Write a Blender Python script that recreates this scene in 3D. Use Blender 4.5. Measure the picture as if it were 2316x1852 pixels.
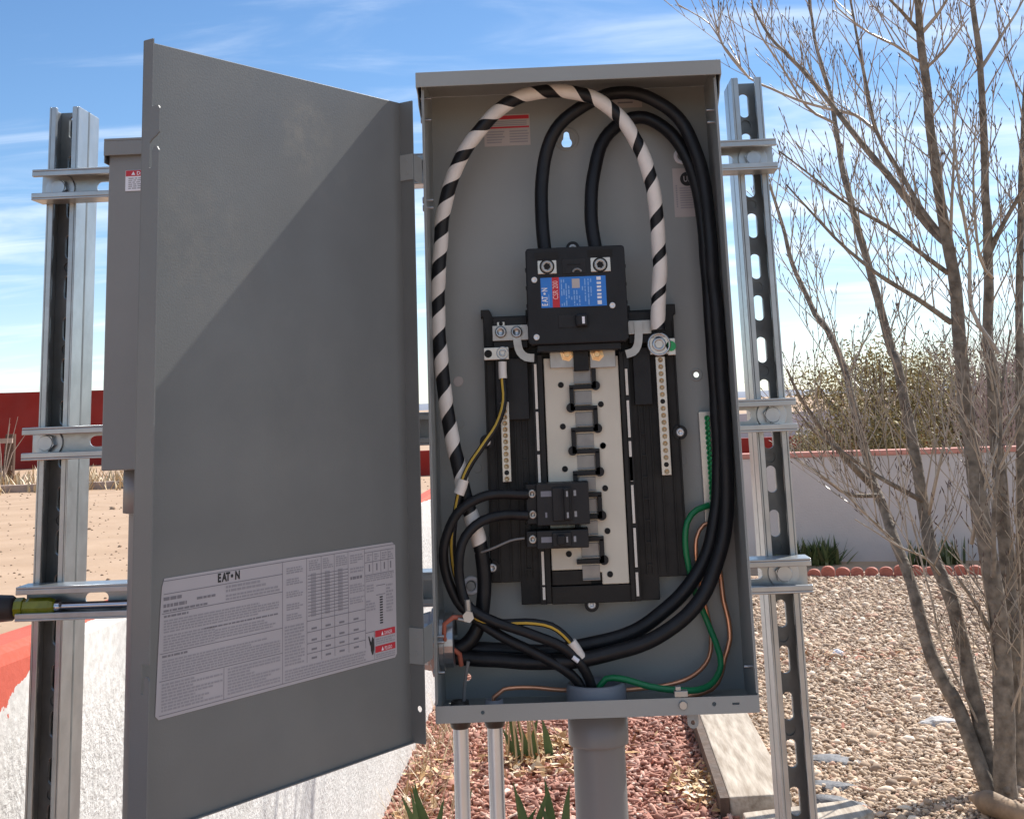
import bpy, bmesh, math, random
import numpy as np
from mathutils import Vector, Matrix, noise as mnoise

for o in list(bpy.data.objects): bpy.data.objects.remove(o)
SC = bpy.context.scene
COL = SC.collection
R = math.radians

# ------------------------------------------------------------------ camera
F_PX, X0, Y0, WPX, HPX = 3083.67, 1189.35, 253.5, 2316.0, 1852.0
CAM = np.array([-0.02403, -1.63857, 1.4948])
FW = np.array([-0.01769338, 0.97747939, 0.21028787])
RT = np.array([0.99891715, 0.02633287, -0.03835511])
UP = np.array([0.04302882, -0.20938153, 0.97688684])
cd = bpy.data.cameras.new('camera'); cam = bpy.data.objects.new('camera', cd); COL.objects.link(cam)
cd.sensor_fit = 'HORIZONTAL'; cd.sensor_width = 36.0; cd.lens = 36.0*F_PX/WPX
cd.shift_x = (WPX/2-X0)/WPX; cd.shift_y = -(HPX/2-Y0)/WPX
cd.clip_start = 0.05; cd.clip_end = 9000
M = Matrix.Identity(4)
for i in range(3):
    M[i][0] = RT[i]; M[i][1] = UP[i]; M[i][2] = -FW[i]; M[i][3] = CAM[i]
cam.matrix_world = M
SC.camera = cam

# ------------------------------------------------------------------ sun, sky, exposure
SUN = Vector((0.82, 1.0, 1.16)).normalized()          # towards the sun: behind the panel, to the right
SKY_STRENGTH, SUN_STRENGTH = 0.088, 4.6
SC.view_settings.view_transform = 'Standard'; SC.view_settings.look = 'None'
SC.view_settings.gamma = 1.0; SC.view_settings.use_curve_mapping = False
SC.view_settings.exposure = 0.7
sl = bpy.data.lights.new('sun', 'SUN'); sl.energy = SUN_STRENGTH; sl.angle = R(0.53); sl.color = (1.0, 0.955, 0.89)
so = bpy.data.objects.new('sun', sl); COL.objects.link(so)
so.rotation_euler = SUN.to_track_quat('Z', 'Y').to_euler(); so.location = SUN*30
elev = math.asin(SUN.z); azim = math.atan2(SUN.x, SUN.y)
wd = bpy.data.worlds.new('World'); SC.world = wd; wd.use_nodes = True
nt = wd.node_tree; nt.nodes.clear()
def N(t, **k):
    n = nt.nodes.new(t)
    for a, b in k.items(): setattr(n, a, b)
    return n
L = nt.links.new
sky = N('ShaderNodeTexSky', sky_type='NISHITA', sun_disc=False, sun_elevation=elev, sun_rotation=azim,
        altitude=1500.0, air_density=1.0, dust_density=0.25, ozone_density=3.0)
tc = N('ShaderNodeTexCoord'); sep = N('ShaderNodeSeparateXYZ'); L(tc.outputs['Generated'], sep.inputs[0])
zc = N('ShaderNodeMath', operation='MAXIMUM'); L(sep.outputs['Z'], zc.inputs[0]); zc.inputs[1].default_value = 0.0
za = N('ShaderNodeMath', operation='ADD'); L(zc.outputs[0], za.inputs[0]); za.inputs[1].default_value = 0.12
dx = N('ShaderNodeMath', operation='DIVIDE'); L(sep.outputs['X'], dx.inputs[0]); L(za.outputs[0], dx.inputs[1])
dy = N('ShaderNodeMath', operation='DIVIDE'); L(sep.outputs['Y'], dy.inputs[0]); L(za.outputs[0], dy.inputs[1])
cmb = N('ShaderNodeCombineXYZ'); L(dx.outputs[0], cmb.inputs[0]); L(dy.outputs[0], cmb.inputs[1])
mp = N('ShaderNodeMapping'); L(cmb.outputs[0], mp.inputs[0]); mp.inputs['Rotation'].default_value = (0, 0, R(-24)); mp.inputs['Scale'].default_value = (0.85, 2.3, 1); mp.inputs['Location'].default_value = (3.1, 1.2, 0)
n1 = N('ShaderNodeTexNoise'); L(mp.outputs[0], n1.inputs['Vector']); n1.inputs['Scale'].default_value = 1.25; n1.inputs['Detail'].default_value = 7; n1.inputs['Roughness'].default_value = 0.56; n1.inputs['Distortion'].default_value = 0.7
n2 = N('ShaderNodeTexNoise'); L(mp.outputs[0], n2.inputs['Vector']); n2.inputs['Scale'].default_value = 0.5; n2.inputs['Detail'].default_value = 3
mx = N('ShaderNodeMath', operation='MULTIPLY_ADD'); L(n2.outputs[0], mx.inputs[0]); mx.inputs[1].default_value = 0.8; L(n1.outputs[0], mx.inputs[2])
cr = N('ShaderNodeMapRange', interpolation_type='SMOOTHSTEP'); L(mx.outputs[0], cr.inputs[0]); cr.inputs[1].default_value = 0.78; cr.inputs[2].default_value = 1.22; cr.inputs[3].default_value = 0.0; cr.inputs[4].default_value = 0.75
hz = N('ShaderNodeMapRange'); L(sep.outputs['Z'], hz.inputs[0]); hz.inputs[1].default_value = 0.0; hz.inputs[2].default_value = 0.14; hz.inputs[3].default_value = 0.18; hz.inputs[4].default_value = 0.0
addc = N('ShaderNodeMath', operation='MAXIMUM'); L(cr.outputs[0], addc.inputs[0]); L(hz.outputs[0], addc.inputs[1])
hsv = N('ShaderNodeHueSaturation'); hsv.inputs['Saturation'].default_value = 1.12; hsv.inputs['Value'].default_value = 1.0; L(sky.outputs[0], hsv.inputs['Color'])
mixc = N('ShaderNodeMixRGB'); L(addc.outputs[0], mixc.inputs['Fac']); L(hsv.outputs[0], mixc.inputs['Color1']); mixc.inputs['Color2'].default_value = (8.6, 9.2, 10.0, 1)
bg = N('ShaderNodeBackground'); bg.inputs['Strength'].default_value = SKY_STRENGTH; L(mixc.outputs[0], bg.inputs['Color'])
wo = N('ShaderNodeOutputWorld'); L(bg.outputs[0], wo.inputs['Surface'])

# ------------------------------------------------------------------ where a point of the photograph lies, at a known depth / height
def ray(x, y): return FW+(x-X0)/F_PX*RT-(y-Y0)/F_PX*UP
def S(x, y, Y):
    d = ray(x, y); return Vector(CAM+d*(Y-CAM[1])/d[1])
def SG(x, y, z=0.0):
    d = ray(x, y); return Vector(CAM+d*(z-CAM[2])/d[2])
K = 2316/2156
def O(x, y, Y): return S(x*K, y*K, Y)
def OG(x, y, z=0.0): return SG(x*K, y*K, z)
def A_(x, y, Y): return S(950+x/2.873, 500+y/2.873, Y)
def B_(x, y, Y): return S(950+x/2.694, 1000+y/2.694, Y)

# ------------------------------------------------------------------ materials
def mat(name, col, rough=0.6, metal=0.0, var=0.12, vscale=8.0, bump=0.0, bscale=60.0, spec=0.5, col2=None, detail=4.0):
    m = bpy.data.materials.new(name); m.use_nodes = True
    t = m.node_tree; b = t.nodes['Principled BSDF']
    b.inputs['Roughness'].default_value = rough; b.inputs['Metallic'].default_value = metal
    b.inputs['Specular IOR Level'].default_value = spec
    tcn = t.nodes.new('ShaderNodeTexCoord')
    nz = t.nodes.new('ShaderNodeTexNoise'); nz.inputs['Scale'].default_value = vscale; nz.inputs['Detail'].default_value = detail
    t.links.new(tcn.outputs['Object'], nz.inputs['Vector'])
    rp = t.nodes.new('ShaderNodeValToRGB'); t.links.new(nz.outputs[0], rp.inputs[0])
    c2 = col2 or tuple(min(1, c*(1+var)) for c in col); c1 = col if col2 else tuple(c*(1-var) for c in col)
    rp.color_ramp.elements[0].position = 0.32; rp.color_ramp.elements[0].color = (*c1, 1)
    rp.color_ramp.elements[1].position = 0.68; rp.color_ramp.elements[1].color = (*c2, 1)
    t.links.new(rp.outputs[0], b.inputs['Base Color'])
    rn = t.nodes.new('ShaderNodeTexNoise'); rn.inputs['Scale'].default_value = vscale*1.7; rn.inputs['Detail'].default_value = 7
    t.links.new(tcn.outputs['Object'], rn.inputs['Vector'])
    rm = t.nodes.new('ShaderNodeMapRange'); t.links.new(rn.outputs[0], rm.inputs[0]); rm.inputs[1].default_value = .3; rm.inputs[2].default_value = .7
    rm.inputs[3].default_value = rough*.86; rm.inputs[4].default_value = min(1.0, rough*1.16); t.links.new(rm.outputs[0], b.inputs['Roughness'])
    if bump:
        bn = t.nodes.new('ShaderNodeTexNoise'); bn.inputs['Scale'].default_value = bscale; bn.inputs['Detail'].default_value = 5
        t.links.new(tcn.outputs['Object'], bn.inputs['Vector'])
        bp = t.nodes.new('ShaderNodeBump'); bp.inputs['Strength'].default_value = bump; bp.inputs['Distance'].default_value = 0.01
        t.links.new(bn.outputs[0], bp.inputs['Height']); t.links.new(bp.outputs[0], b.inputs['Normal'])
    return m

def galv():
    m = mat('galvanized_steel', (0.40, 0.415, 0.42), 0.36, 0.82, 0.1, 30)
    t = m.node_tree; b = t.nodes['Principled BSDF']
    tcn = t.nodes.new('ShaderNodeTexCoord'); v = t.nodes.new('ShaderNodeTexVoronoi'); v.inputs['Scale'].default_value = 160
    t.links.new(tcn.outputs['Object'], v.inputs['Vector'])
    mr = t.nodes.new('ShaderNodeMapRange'); t.links.new(v.outputs['Color'], mr.inputs[0]); mr.inputs[3].default_value = 0.29; mr.inputs[4].default_value = 0.38
    t.links.new(mr.outputs[0], b.inputs['Roughness'])
    nz = t.nodes.new('ShaderNodeTexNoise'); nz.inputs['Scale'].default_value = 6; t.links.new(tcn.outputs['Object'], nz.inputs['Vector'])
    bp = t.nodes.new('ShaderNodeBump'); bp.inputs['Strength'].default_value = 0.12; bp.inputs['Distance'].default_value = 0.004
    t.links.new(nz.outputs[0], bp.inputs['Height']); t.links.new(bp.outputs[0], b.inputs['Normal'])
    return m

def attr_mat(name, rough=0.8, bump=0.2, bscale=90):
    m = bpy.data.materials.new(name); m.use_nodes = True; t = m.node_tree; b = t.nodes['Principled BSDF']
    b.inputs['Roughness'].default_value = rough
    a = t.nodes.new('ShaderNodeAttribute'); a.attribute_name = 'tone'
    t.links.new(a.outputs['Color'], b.inputs['Base Color'])
    if bump:
        tcn = t.nodes.new('ShaderNodeTexCoord'); bn = t.nodes.new('ShaderNodeTexNoise'); bn.inputs['Scale'].default_value = bscale
        t.links.new(tcn.outputs['Object'], bn.inputs['Vector'])
        bp = t.nodes.new('ShaderNodeBump'); bp.inputs['Strength'].default_value = bump; bp.inputs['Distance'].default_value = 0.004
        t.links.new(bn.outputs[0], bp.inputs['Height']); t.links.new(bp.outputs[0], b.inputs['Normal'])
    return m

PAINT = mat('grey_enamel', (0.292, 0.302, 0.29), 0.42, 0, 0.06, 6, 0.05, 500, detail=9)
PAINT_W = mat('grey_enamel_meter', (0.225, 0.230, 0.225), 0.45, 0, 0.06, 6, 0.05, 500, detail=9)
GALV = galv()
WEBG = mat('shaded_dull_galvanized_web', (0.19, 0.20, 0.20), 0.48, 0.75, 0.2, 22, 0.1, 40)  # dull oxide plus the channel's shade, both put into a darker base
ZINC = mat('zinc_plated', (0.42, 0.44, 0.46), 0.32, 0.9, 0.06, 40)
TIN = mat('tin_plated_aluminium', (0.42, 0.41, 0.39), 0.42, 0.8, 0.06, 60)
STAB = mat('dull_bus_metal', (0.26, 0.25, 0.24), 0.42, 0.7, 0.08, 60)
BRIGHT = mat('bare_aluminium', (0.56, 0.53, 0.48), 0.34, 0.7, 0.05, 60)
TAN = mat('tan_bar_screw', (0.50, 0.37, 0.22), 0.4, 0.6, 0.1, 60)
SCREW = mat('bright_screw', (0.70, 0.70, 0.70), 0.4, 0.5, 0.05, 60)
COPPER = mat('bare_copper', (0.72, 0.34, 0.20), 0.35, 0.85, 0.15, 50)
BRASS = mat('brass_bolt', (0.83, 0.58, 0.33), 0.3, 0.9, 0.08, 60)
BLACKP = mat('black_thermoplastic', (0.010, 0.010, 0.012), 0.42, 0, 0.2, 30, 0.05, 300, spec=0.3)
BLACKB = mat('brown_black_thermoplastic', (0.010, 0.009, 0.0085), 0.5, 0, 0.2, 20, 0.05, 300, spec=0.35)
BREAKER = mat('breaker_case', (0.014, 0.014, 0.016), 0.5, 0, 0.1, 30, 0.04, 300, spec=0.35)
JACKET = mat('black_cable_jacket', (0.009, 0.009, 0.011), 0.45, 0, 0.25, 40, 0.06, 200, spec=0.35)
TAPE = mat('white_vinyl_tape', (0.74, 0.69, 0.635), 0.5, 0, 0.06, 40, 0.1, 150)
YELLOW = mat('yellow_stripe', (0.52, 0.34, 0.04), 0.5, 0, 0.1, 40)
GREENJ = mat('green_jacket', (0.010, 0.185, 0.065), 0.4, 0, 0.1, 40)
GREENS = mat('green_screw', (0.02, 0.28, 0.09), 0.35, 0.3, 0.2, 60)
REDJ = mat('red_brown_wire', (0.42, 0.12, 0.075), 0.5, 0, 0.2, 40)
MILKY = mat('milky_insulator', (0.64, 0.59, 0.49), 0.5, 0, 0.07, 14)
IVORY = mat('ivory_strip', (0.74, 0.69, 0.62), 0.5, 0, 0.06, 40)
DARK = mat('dark_hole', (0.008, 0.008, 0.008), 0.8)
PVC = mat('grey_pvc', (0.195, 0.188, 0.185), 0.38, 0, 0.05, 6, 0.02, 80)
PVCB = mat('grey_pvc_bushing', (0.19, 0.20, 0.225), 0.45, 0, 0.06, 20)
EMT = mat('galvanized_tube', (0.62, 0.63, 0.65), 0.33, 0.85, 0.06, 12)
IRON = mat('dark_fitting', (0.05, 0.045, 0.04), 0.4, 0.4, 0.3, 60)
LABEL = mat('label_paper', (0.43, 0.405, 0.415), 0.55, 0, 0.04, 12)
LABELC = mat('clear_label', (0.47, 0.42, 0.40), 0.5, 0, 0.06, 20)
PRINT = mat('print_grey', (0.20, 0.19, 0.205), 0.6, 0, 0.05)
PRINTL = mat('print_light_grey', (0.31, 0.295, 0.31), 0.6, 0, 0.05)
INK = mat('print_black', (0.02, 0.02, 0.02), 0.6, 0, 0.05)
LRED = mat('label_red', (0.52, 0.02, 0.035), 0.5, 0, 0.05)
LBLUE = mat('label_blue', (0.02, 0.19, 0.62), 0.4, 0, 0.06, 60)
LSKY = mat('print_pale_blue', (0.22, 0.42, 0.78), 0.5, 0, 0.05)
LWHITE = mat('print_white', (0.80, 0.80, 0.84), 0.5, 0, 0.03)
HANDLE = mat('handle_rubber', (0.02, 0.016, 0.016), 0.55, 0, 0.2, 50)
AMBER = mat('yellow_handle', (0.17, 0.19, 0.012), 0.10, 0, 0.2, 60)
CHROME = mat('chrome_vanadium', (0.42, 0.43, 0.50), 0.12, 1.0, 0.05, 40)

BARK = mat('grey_brown_bark', (0.105, 0.084, 0.064), 0.85, 0, 0.3, 26, 1.0, 45, col2=(0.285, 0.235, 0.18), detail=9)
TWIG = mat('pale_twig_bark', (0.26, 0.205, 0.15), 0.36, 0, 0.3, 12, col2=(0.48, 0.395, 0.305))
BUD = mat('bud', (0.09, 0.05, 0.035), 0.5)
WOODLOG = mat('bare_root_wood', (0.30, 0.20, 0.12), 0.7, 0, 0.3, 14, 0.3, 50)
GREYROCK = mat('blue_grey_stone', (0.16, 0.16, 0.165), 0.7, 0, 0.25, 25, 0.5, 60)
CLAY = mat('terracotta_edging', (0.40, 0.13, 0.09), 0.75, 0, 0.2, 20, 0.2, 80)
LAV = mat('lavender_stucco', (0.58, 0.525, 0.485), 0.9, 0, 0.09, 1.6, 0.3, 60)
COPING = mat('salmon_coping', (0.56, 0.25, 0.19), 0.8, 0, 0.1, 6, 0.2, 60)
REDWALL = mat('red_painted_wall', (0.25, 0.016, 0.010), 0.85, 0, 0.12, 0.8, 0.2, 10)
PALEWALL = mat('pale_far_wall', (0.50, 0.46, 0.48), 0.9, 0, 0.08, 0.6)
FENCEW = mat('fence_wood', (0.10, 0.055, 0.035), 0.85, 0, 0.3, 3)
RAILW = mat('pale_fence_rail', (0.36, 0.27, 0.22), 0.85, 0, 0.3, 3)
TIMBERSHADE = mat('shaded_timber_side', (0.10, 0.065, 0.045), 0.85, 0, 0.3, 14, 0.5, 40)  # dark tone carries the shade on the plank's left side

def dirt_mat():
    m = mat('dirt', (0.40, 0.265, 0.165), 0.95, 0, 0.2, 1.1, 0.5, 14, col2=(0.48, 0.33, 0.215), detail=13)
    return m
DIRT = dirt_mat()
GRAVELBED = mat('gravel_bed', (0.20, 0.15, 0.115), 0.95, 0, 0.3, 60, 0.8, 90, col2=(0.40, 0.32, 0.25))
MULCHBED = mat('mulch_bed', (0.19, 0.085, 0.06), 0.95, 0, 0.3, 25, 0.6, 50, col2=(0.34, 0.17, 0.12))

def timber_mat():
    m = mat('weathered_timber', (0.30, 0.24, 0.18), 0.85, 0, 0.3, 6, 0.35, 12, col2=(0.54, 0.465, 0.375), detail=8)
    t = m.node_tree
    mpn = t.nodes.new('ShaderNodeMapping'); tcn = [n for n in t.nodes if n.type == 'TEX_COORD'][0]
    mpn.inputs['Scale'].default_value = (6, .7, 6)
    for n in t.nodes:
        if n.type == 'TEX_NOISE': t.links.new(tcn.outputs['Object'], mpn.inputs[0]); t.links.new(mpn.outputs[0], n.inputs['Vector'])
    return m
TIMBERTOP = timber_mat()

def stucco_mat():
    m = mat('white_stucco', (0.56, 0.545, 0.51), 0.95, 0, 0.3, 60, col2=(0.74, 0.725, 0.69), detail=6)
    t = m.node_tree; b = t.nodes['Principled BSDF']
    tcn = [n for n in t.nodes if n.type == 'TEX_COORD'][0]
    old = b.inputs['Base Color'].links[0].from_socket
    sp = t.nodes.new('ShaderNodeSeparateXYZ'); t.links.new(tcn.outputs['Object'], sp.inputs[0])
    def mth(op, a, bb, c=None):
        n = t.nodes.new('ShaderNodeMath'); n.operation = op
        for i, v in enumerate((a, bb, c)):
            if v is None: continue
            if isinstance(v, (int, float)): n.inputs[i].default_value = v
            else: t.links.new(v, n.inputs[i])
        return n.outputs[0]
    # how far below the sloping top edge
    top = mth('MULTIPLY_ADD', sp.outputs['Y'], -0.0305, 1.2130)
    dep = mth('SUBTRACT', top, sp.outputs['Z'])
    nz = t.nodes.new('ShaderNodeTexNoise'); nz.inputs['Scale'].default_value = 9; nz.inputs['Detail'].default_value = 8; nz.inputs['Roughness'].default_value = 0.7
    t.links.new(tcn.outputs['Object'], nz.inputs['Vector'])
    near = t.nodes.new('ShaderNodeMapRange'); near.interpolation_type = 'SMOOTHSTEP'; t.links.new(sp.outputs['Y'], near.inputs[0])
    near.inputs[1].default_value = 0.26; near.inputs[2].default_value = 0.44; near.inputs[3].default_value = 1.0; near.inputs[4].default_value = 0.0
    lo = t.nodes.new('ShaderNodeTexNoise'); lo.inputs['Scale'].default_value = 11; lo.inputs['Detail'].default_value = 4; t.links.new(tcn.outputs['Object'], lo.inputs['Vector'])
    patch = mth('MULTIPLY_ADD', mth('SUBTRACT', lo.outputs[0], 0.5), 0.16, mth('MULTIPLY_ADD', nz.outputs[0], 0.05, 0.045))
    lim2 = mth('ADD', mth('MULTIPLY_ADD', nz.outputs[0], 0.016, -0.002), mth('MULTIPLY', near.outputs[0], patch))
    mk = mth('LESS_THAN', dep, lim2)
    smp = t.nodes.new('ShaderNodeMapping'); smp.inputs['Scale'].default_value = (30, 9, .8); t.links.new(tcn.outputs['Object'], smp.inputs[0])
    stn = t.nodes.new('ShaderNodeTexNoise'); stn.inputs['Scale'].default_value = 1.0; stn.inputs['Detail'].default_value = 6; t.links.new(smp.outputs[0], stn.inputs['Vector'])
    smr = t.nodes.new('ShaderNodeMapRange'); t.links.new(stn.outputs[0], smr.inputs[0]); smr.inputs[1].default_value = .48; smr.inputs[2].default_value = .72; smr.inputs[3].default_value = 0; smr.inputs[4].default_value = .28
    smx = t.nodes.new('ShaderNodeMixRGB'); t.links.new(smr.outputs[0], smx.inputs[0]); t.links.new(old, smx.inputs[1]); smx.inputs[2].default_value = (0.36, 0.335, 0.30, 1); old = smx.outputs[0]
    mixn = t.nodes.new('ShaderNodeMixRGB'); t.links.new(mk, mixn.inputs[0]); t.links.new(old, mixn.inputs[1])
    mixn.inputs[2].default_value = (0.55, 0.10, 0.06, 1)
    t.links.new(mixn.outputs[0], b.inputs['Base Color'])
    n1 = t.nodes.new('ShaderNodeTexNoise'); n1.inputs['Scale'].default_value = 64; n1.inputs['Detail'].default_value = 6; n1.inputs['Roughness'].default_value = 0.66
    t.links.new(tcn.outputs['Object'], n1.inputs['Vector'])
    sm = t.nodes.new('ShaderNodeMapRange'); t.links.new(dep, sm.inputs[0]); sm.inputs[1].default_value = 0.06; sm.inputs[2].default_value = 0.22; sm.inputs[3].default_value = 0.15; sm.inputs[4].default_value = 0.9
    bp = t.nodes.new('ShaderNodeBump'); bp.inputs['Distance'].default_value = 0.012
    t.links.new(sm.outputs[0], bp.inputs['Strength']); t.links.new(n1.outputs[0], bp.inputs['Height']); t.links.new(bp.outputs[0], b.inputs['Normal'])
    return m
STUCCO = stucco_mat()

def door_mat():
    m = mat('grey_enamel_door_shaded', (0.150, 0.155, 0.150), 0.40, 0, 0.07, 9, 0.05, 500, detail=10)  # same enamel as the box, base darkened to paint in the door's shade
    t = m.node_tree; b = t.nodes['Principled BSDF']
    tcn = [n for n in t.nodes if n.type == 'TEX_COORD'][0]; old = b.inputs['Base Color'].links[0].from_socket
    # dusty hand smudges wiped on the paint
    acc = None
    for (cx, cz, r, amt) in ((0.165, 0.645, 0.055, 0.65), (0.31, 0.52, 0.10, 0.30), (0.12, 0.60, 0.05, 0.15), (0.20, 0.35, 0.16, 0.10)):
        v = t.nodes.new('ShaderNodeVectorMath'); v.operation = 'DISTANCE'; t.links.new(tcn.outputs['Object'], v.inputs[0]); v.inputs[1].default_value = (cx, 0, cz)
        mr = t.nodes.new('ShaderNodeMapRange'); mr.interpolation_type = 'SMOOTHSTEP'; t.links.new(v.outputs['Value'], mr.inputs[0])
        mr.inputs[1].default_value = r; mr.inputs[2].default_value = r*0.4; mr.inputs[3].default_value = 0; mr.inputs[4].default_value = amt
        if acc is None: acc = mr.outputs[0]
        else:
            a = t.nodes.new('ShaderNodeMath'); a.operation = 'MAXIMUM'; t.links.new(acc, a.inputs[0]); t.links.new(mr.outputs[0], a.inputs[1]); acc = a.outputs[0]
    nz = t.nodes.new('ShaderNodeTexNoise'); nz.inputs['Scale'].default_value = 42; nz.inputs['Detail'].default_value = 10; nz.inputs['Roughness'].default_value = .68; t.links.new(tcn.outputs['Object'], nz.inputs['Vector'])
    th = t.nodes.new('ShaderNodeMapRange'); th.interpolation_type = 'SMOOTHSTEP'; t.links.new(nz.outputs[0], th.inputs[0]); th.inputs[1].default_value = 0.40; th.inputs[2].default_value = 0.66
    ml = t.nodes.new('ShaderNodeMath'); ml.operation = 'MULTIPLY'; t.links.new(acc, ml.inputs[0]); t.links.new(th.outputs[0], ml.inputs[1])
    mixn = t.nodes.new('ShaderNodeMixRGB'); t.links.new(ml.outputs[0], mixn.inputs[0]); t.links.new(old, mixn.inputs[1]); mixn.inputs[2].default_value = (0.225, 0.215, 0.185, 1)
    t.links.new(mixn.outputs[0], b.inputs['Base Color'])
    return m
DOORP = door_mat()

def leaf_mat(name, col, col2):
    return mat(name, col, 0.55, 0, 0.3, 6, col2=col2)
LEAFO = leaf_mat('olive_foliage', (0.075, 0.07, 0.03), (0.135, 0.12, 0.055))
LEAFG = leaf_mat('iris_leaf', (0.045, 0.09, 0.025), (0.10, 0.16, 0.05))
LEAFY = leaf_mat('yucca_leaf', (0.07, 0.105, 0.035), (0.15, 0.185, 0.065))
STRAW = leaf_mat('dry_straw', (0.42, 0.31, 0.17), (0.62, 0.48, 0.29))
DRYLEAF = leaf_mat('dry_leaf', (0.45, 0.29, 0.13), (0.72, 0.56, 0.36))

# ------------------------------------------------------------------ mesh helpers
WLOC = {}
def wloc(o): return WLOC.get(o.name, Vector((0, 0, 0))) if o else Vector((0, 0, 0))

class MB:
    def __init__(s): s.v = []; s.f = []; s.sm = []
    def add(s, vs, fs, smooth=False):
        b = len(s.v); s.v += [tuple(v) for v in vs]
        for f in fs: s.f.append(tuple(i+b for i in f)); s.sm.append(smooth)
        return s
    def box(s, x0, x1, y0, y1, z0, z1):
        if x0 > x1: x0, x1 = x1, x0
        if y0 > y1: y0, y1 = y1, y0
        if z0 > z1: z0, z1 = z1, z0
        return s.add([(x0,y0,z0),(x1,y0,z0),(x1,y1,z0),(x0,y1,z0),(x0,y0,z1),(x1,y0,z1),(x1,y1,z1),(x0,y1,z1)],
              [(0,3,2,1),(4,5,6,7),(0,1,5,4),(1,2,6,5),(2,3,7,6),(3,0,4,7)])
    def prism(s, poly, axis, a0, a1):
        """poly: 2-D outline; axis 'x','y','z' is the extrusion axis"""
        def P(p, a):
            return (a, p[0], p[1]) if axis == 'x' else ((p[0], a, p[1]) if axis == 'y' else (p[0], p[1], a))
        n = len(poly); vs = [P(p, a0) for p in poly]+[P(p, a1) for p in poly]
        fs = [(i, (i+1) % n, n+(i+1) % n, n+i) for i in range(n)]+[tuple(range(n))[::-1], tuple(range(n, 2*n))]
        return s.add(vs, fs)
    def cyl(s, c, d, r, h, n=20, r2=None, smooth=True, cap=True):
        """from centre c along direction d for length h"""
        d = Vector(d).normalized(); c = Vector(c); q = d.orthogonal().normalized(); w = d.cross(q); r2 = r if r2 is None else r2
        vs = []
        for k, (rr, a) in enumerate(((r, 0), (r2, h))):
            for i in range(n):
                t = 2*math.pi*i/n; vs.append(c+d*a+(q*math.cos(t)+w*math.sin(t))*rr)
        s.add(vs, [(i, (i+1) % n, n+(i+1) % n, n+i) for i in range(n)], smooth)
        if cap:
            s.add(vs[:n], [tuple(range(n))[::-1]]); s.add(vs[n:], [tuple(range(n))])
        return s
    def lathe(s, c, d, prof, n=24, smooth=True):
        """prof: list of (along, radius)"""
        d = Vector(d).normalized(); c = Vector(c); q = d.orthogonal().normalized(); w = d.cross(q); vs = []
        for a, r in prof:
            for i in range(n):
                t = 2*math.pi*i/n; vs.append(c+d*a+(q*math.cos(t)+w*math.sin(t))*r)
        fs = []
        for k in range(len(prof)-1):
            for i in range(n):
                fs.append((k*n+i, k*n+(i+1) % n, (k+1)*n+(i+1) % n, (k+1)*n+i))
        return s.add(vs, fs, smooth)
    def tube(s, pts, r, n=10, cap=True, phase=0.0):
        pts = [Vector(p) for p in pts]; m = len(pts); fr = frames(pts)
        vs = []
        for k in range(m):
            rr = r[k] if hasattr(r, '__len__') else r
            T, Nn, Bn = fr[k]
            for i in range(n):
                t = 2*math.pi*i/n+phase; vs.append(pts[k]+(Nn*math.cos(t)+Bn*math.sin(t))*rr)
        fs = []
        for k in range(m-1):
            for i in range(n): fs.append((k*n+i, k*n+(i+1) % n, (k+1)*n+(i+1) % n, (k+1)*n+i))
        s.add(vs, fs, True)
        if cap: s.add(vs[:n], [tuple(range(n))[::-1]]); s.add(vs[-n:], [tuple(range(n))])
        return s
    def sphere(s, c, r, n=10, m=6, sq=(1, 1, 1)):
        c = Vector(c); vs = []; fs = []
        for j in range(m+1):
            p = math.pi*j/m
            for i in range(n):
                t = 2*math.pi*i/n; vs.append(c+Vector((r*sq[0]*math.sin(p)*math.cos(t), r*sq[1]*math.sin(p)*math.sin(t), r*sq[2]*math.cos(p))))
        for j in range(m):
            for i in range(n): fs.append((j*n+i, (j+1)*n+i, (j+1)*n+(i+1) % n, j*n+(i+1) % n))
        return s.add(vs, fs, True)
    def mesh(s, name, off=None):
        me = bpy.data.meshes.new(name)
        off = off or Vector((0, 0, 0))
        me.from_pydata([(v[0]-off.x, v[1]-off.y, v[2]-off.z) for v in s.v], [], s.f)
        me.polygons.foreach_set('use_smooth', s.sm); me.update()
        return me
    def build(s, name, m, parent=None, local=False, bevel=0.0, loc=None):
        off = Vector((0, 0, 0)) if local else wloc(parent)
        if loc is not None and parent is None: off = Vector(loc)
        me = s.mesh(name, off)
        o = link(name, me, m, parent)
        if parent is None and loc is not None: o.location = loc
        WLOC[o.name] = wloc(parent) if parent else off
        if bevel: bev(o, bevel)
        return o

def bev(o, w, seg=2):
    md = o.modifiers.new('bevel', 'BEVEL'); md.width = w; md.segments = seg; md.limit_method = 'ANGLE'; md.angle_limit = R(40)
def link(name, me, m, parent=None):
    o = bpy.data.objects.new(name, me); COL.objects.link(o)
    if m and not me.materials: me.materials.append(m)
    if parent: o.parent = parent
    return o
def tag(o, label, cat, group=None):
    o['label'] = label; o['category'] = cat
    if group: o['group'] = group
    return o
def thing(name, label, cat, loc=(0, 0, 0), group=None):
    o = bpy.data.objects.new(name, None); COL.objects.link(o); o.location = loc; o.empty_display_size = 0.05
    WLOC[o.name] = Vector(loc); return tag(o, label, cat, group)
def struct(o): o['kind'] = 'structure'; return o
def stuff(o): o['kind'] = 'stuff'; return o
def copy_thing(root, loc, label=None):
    r = root.copy(); COL.objects.link(r); r.location = loc
    if label: r['label'] = label
    for ch in list(root.children):
        c = ch.copy(); COL.objects.link(c); c.parent = r
        for g in list(ch.children):
            d = g.copy(); COL.objects.link(d); d.parent = c
    return r

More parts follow.
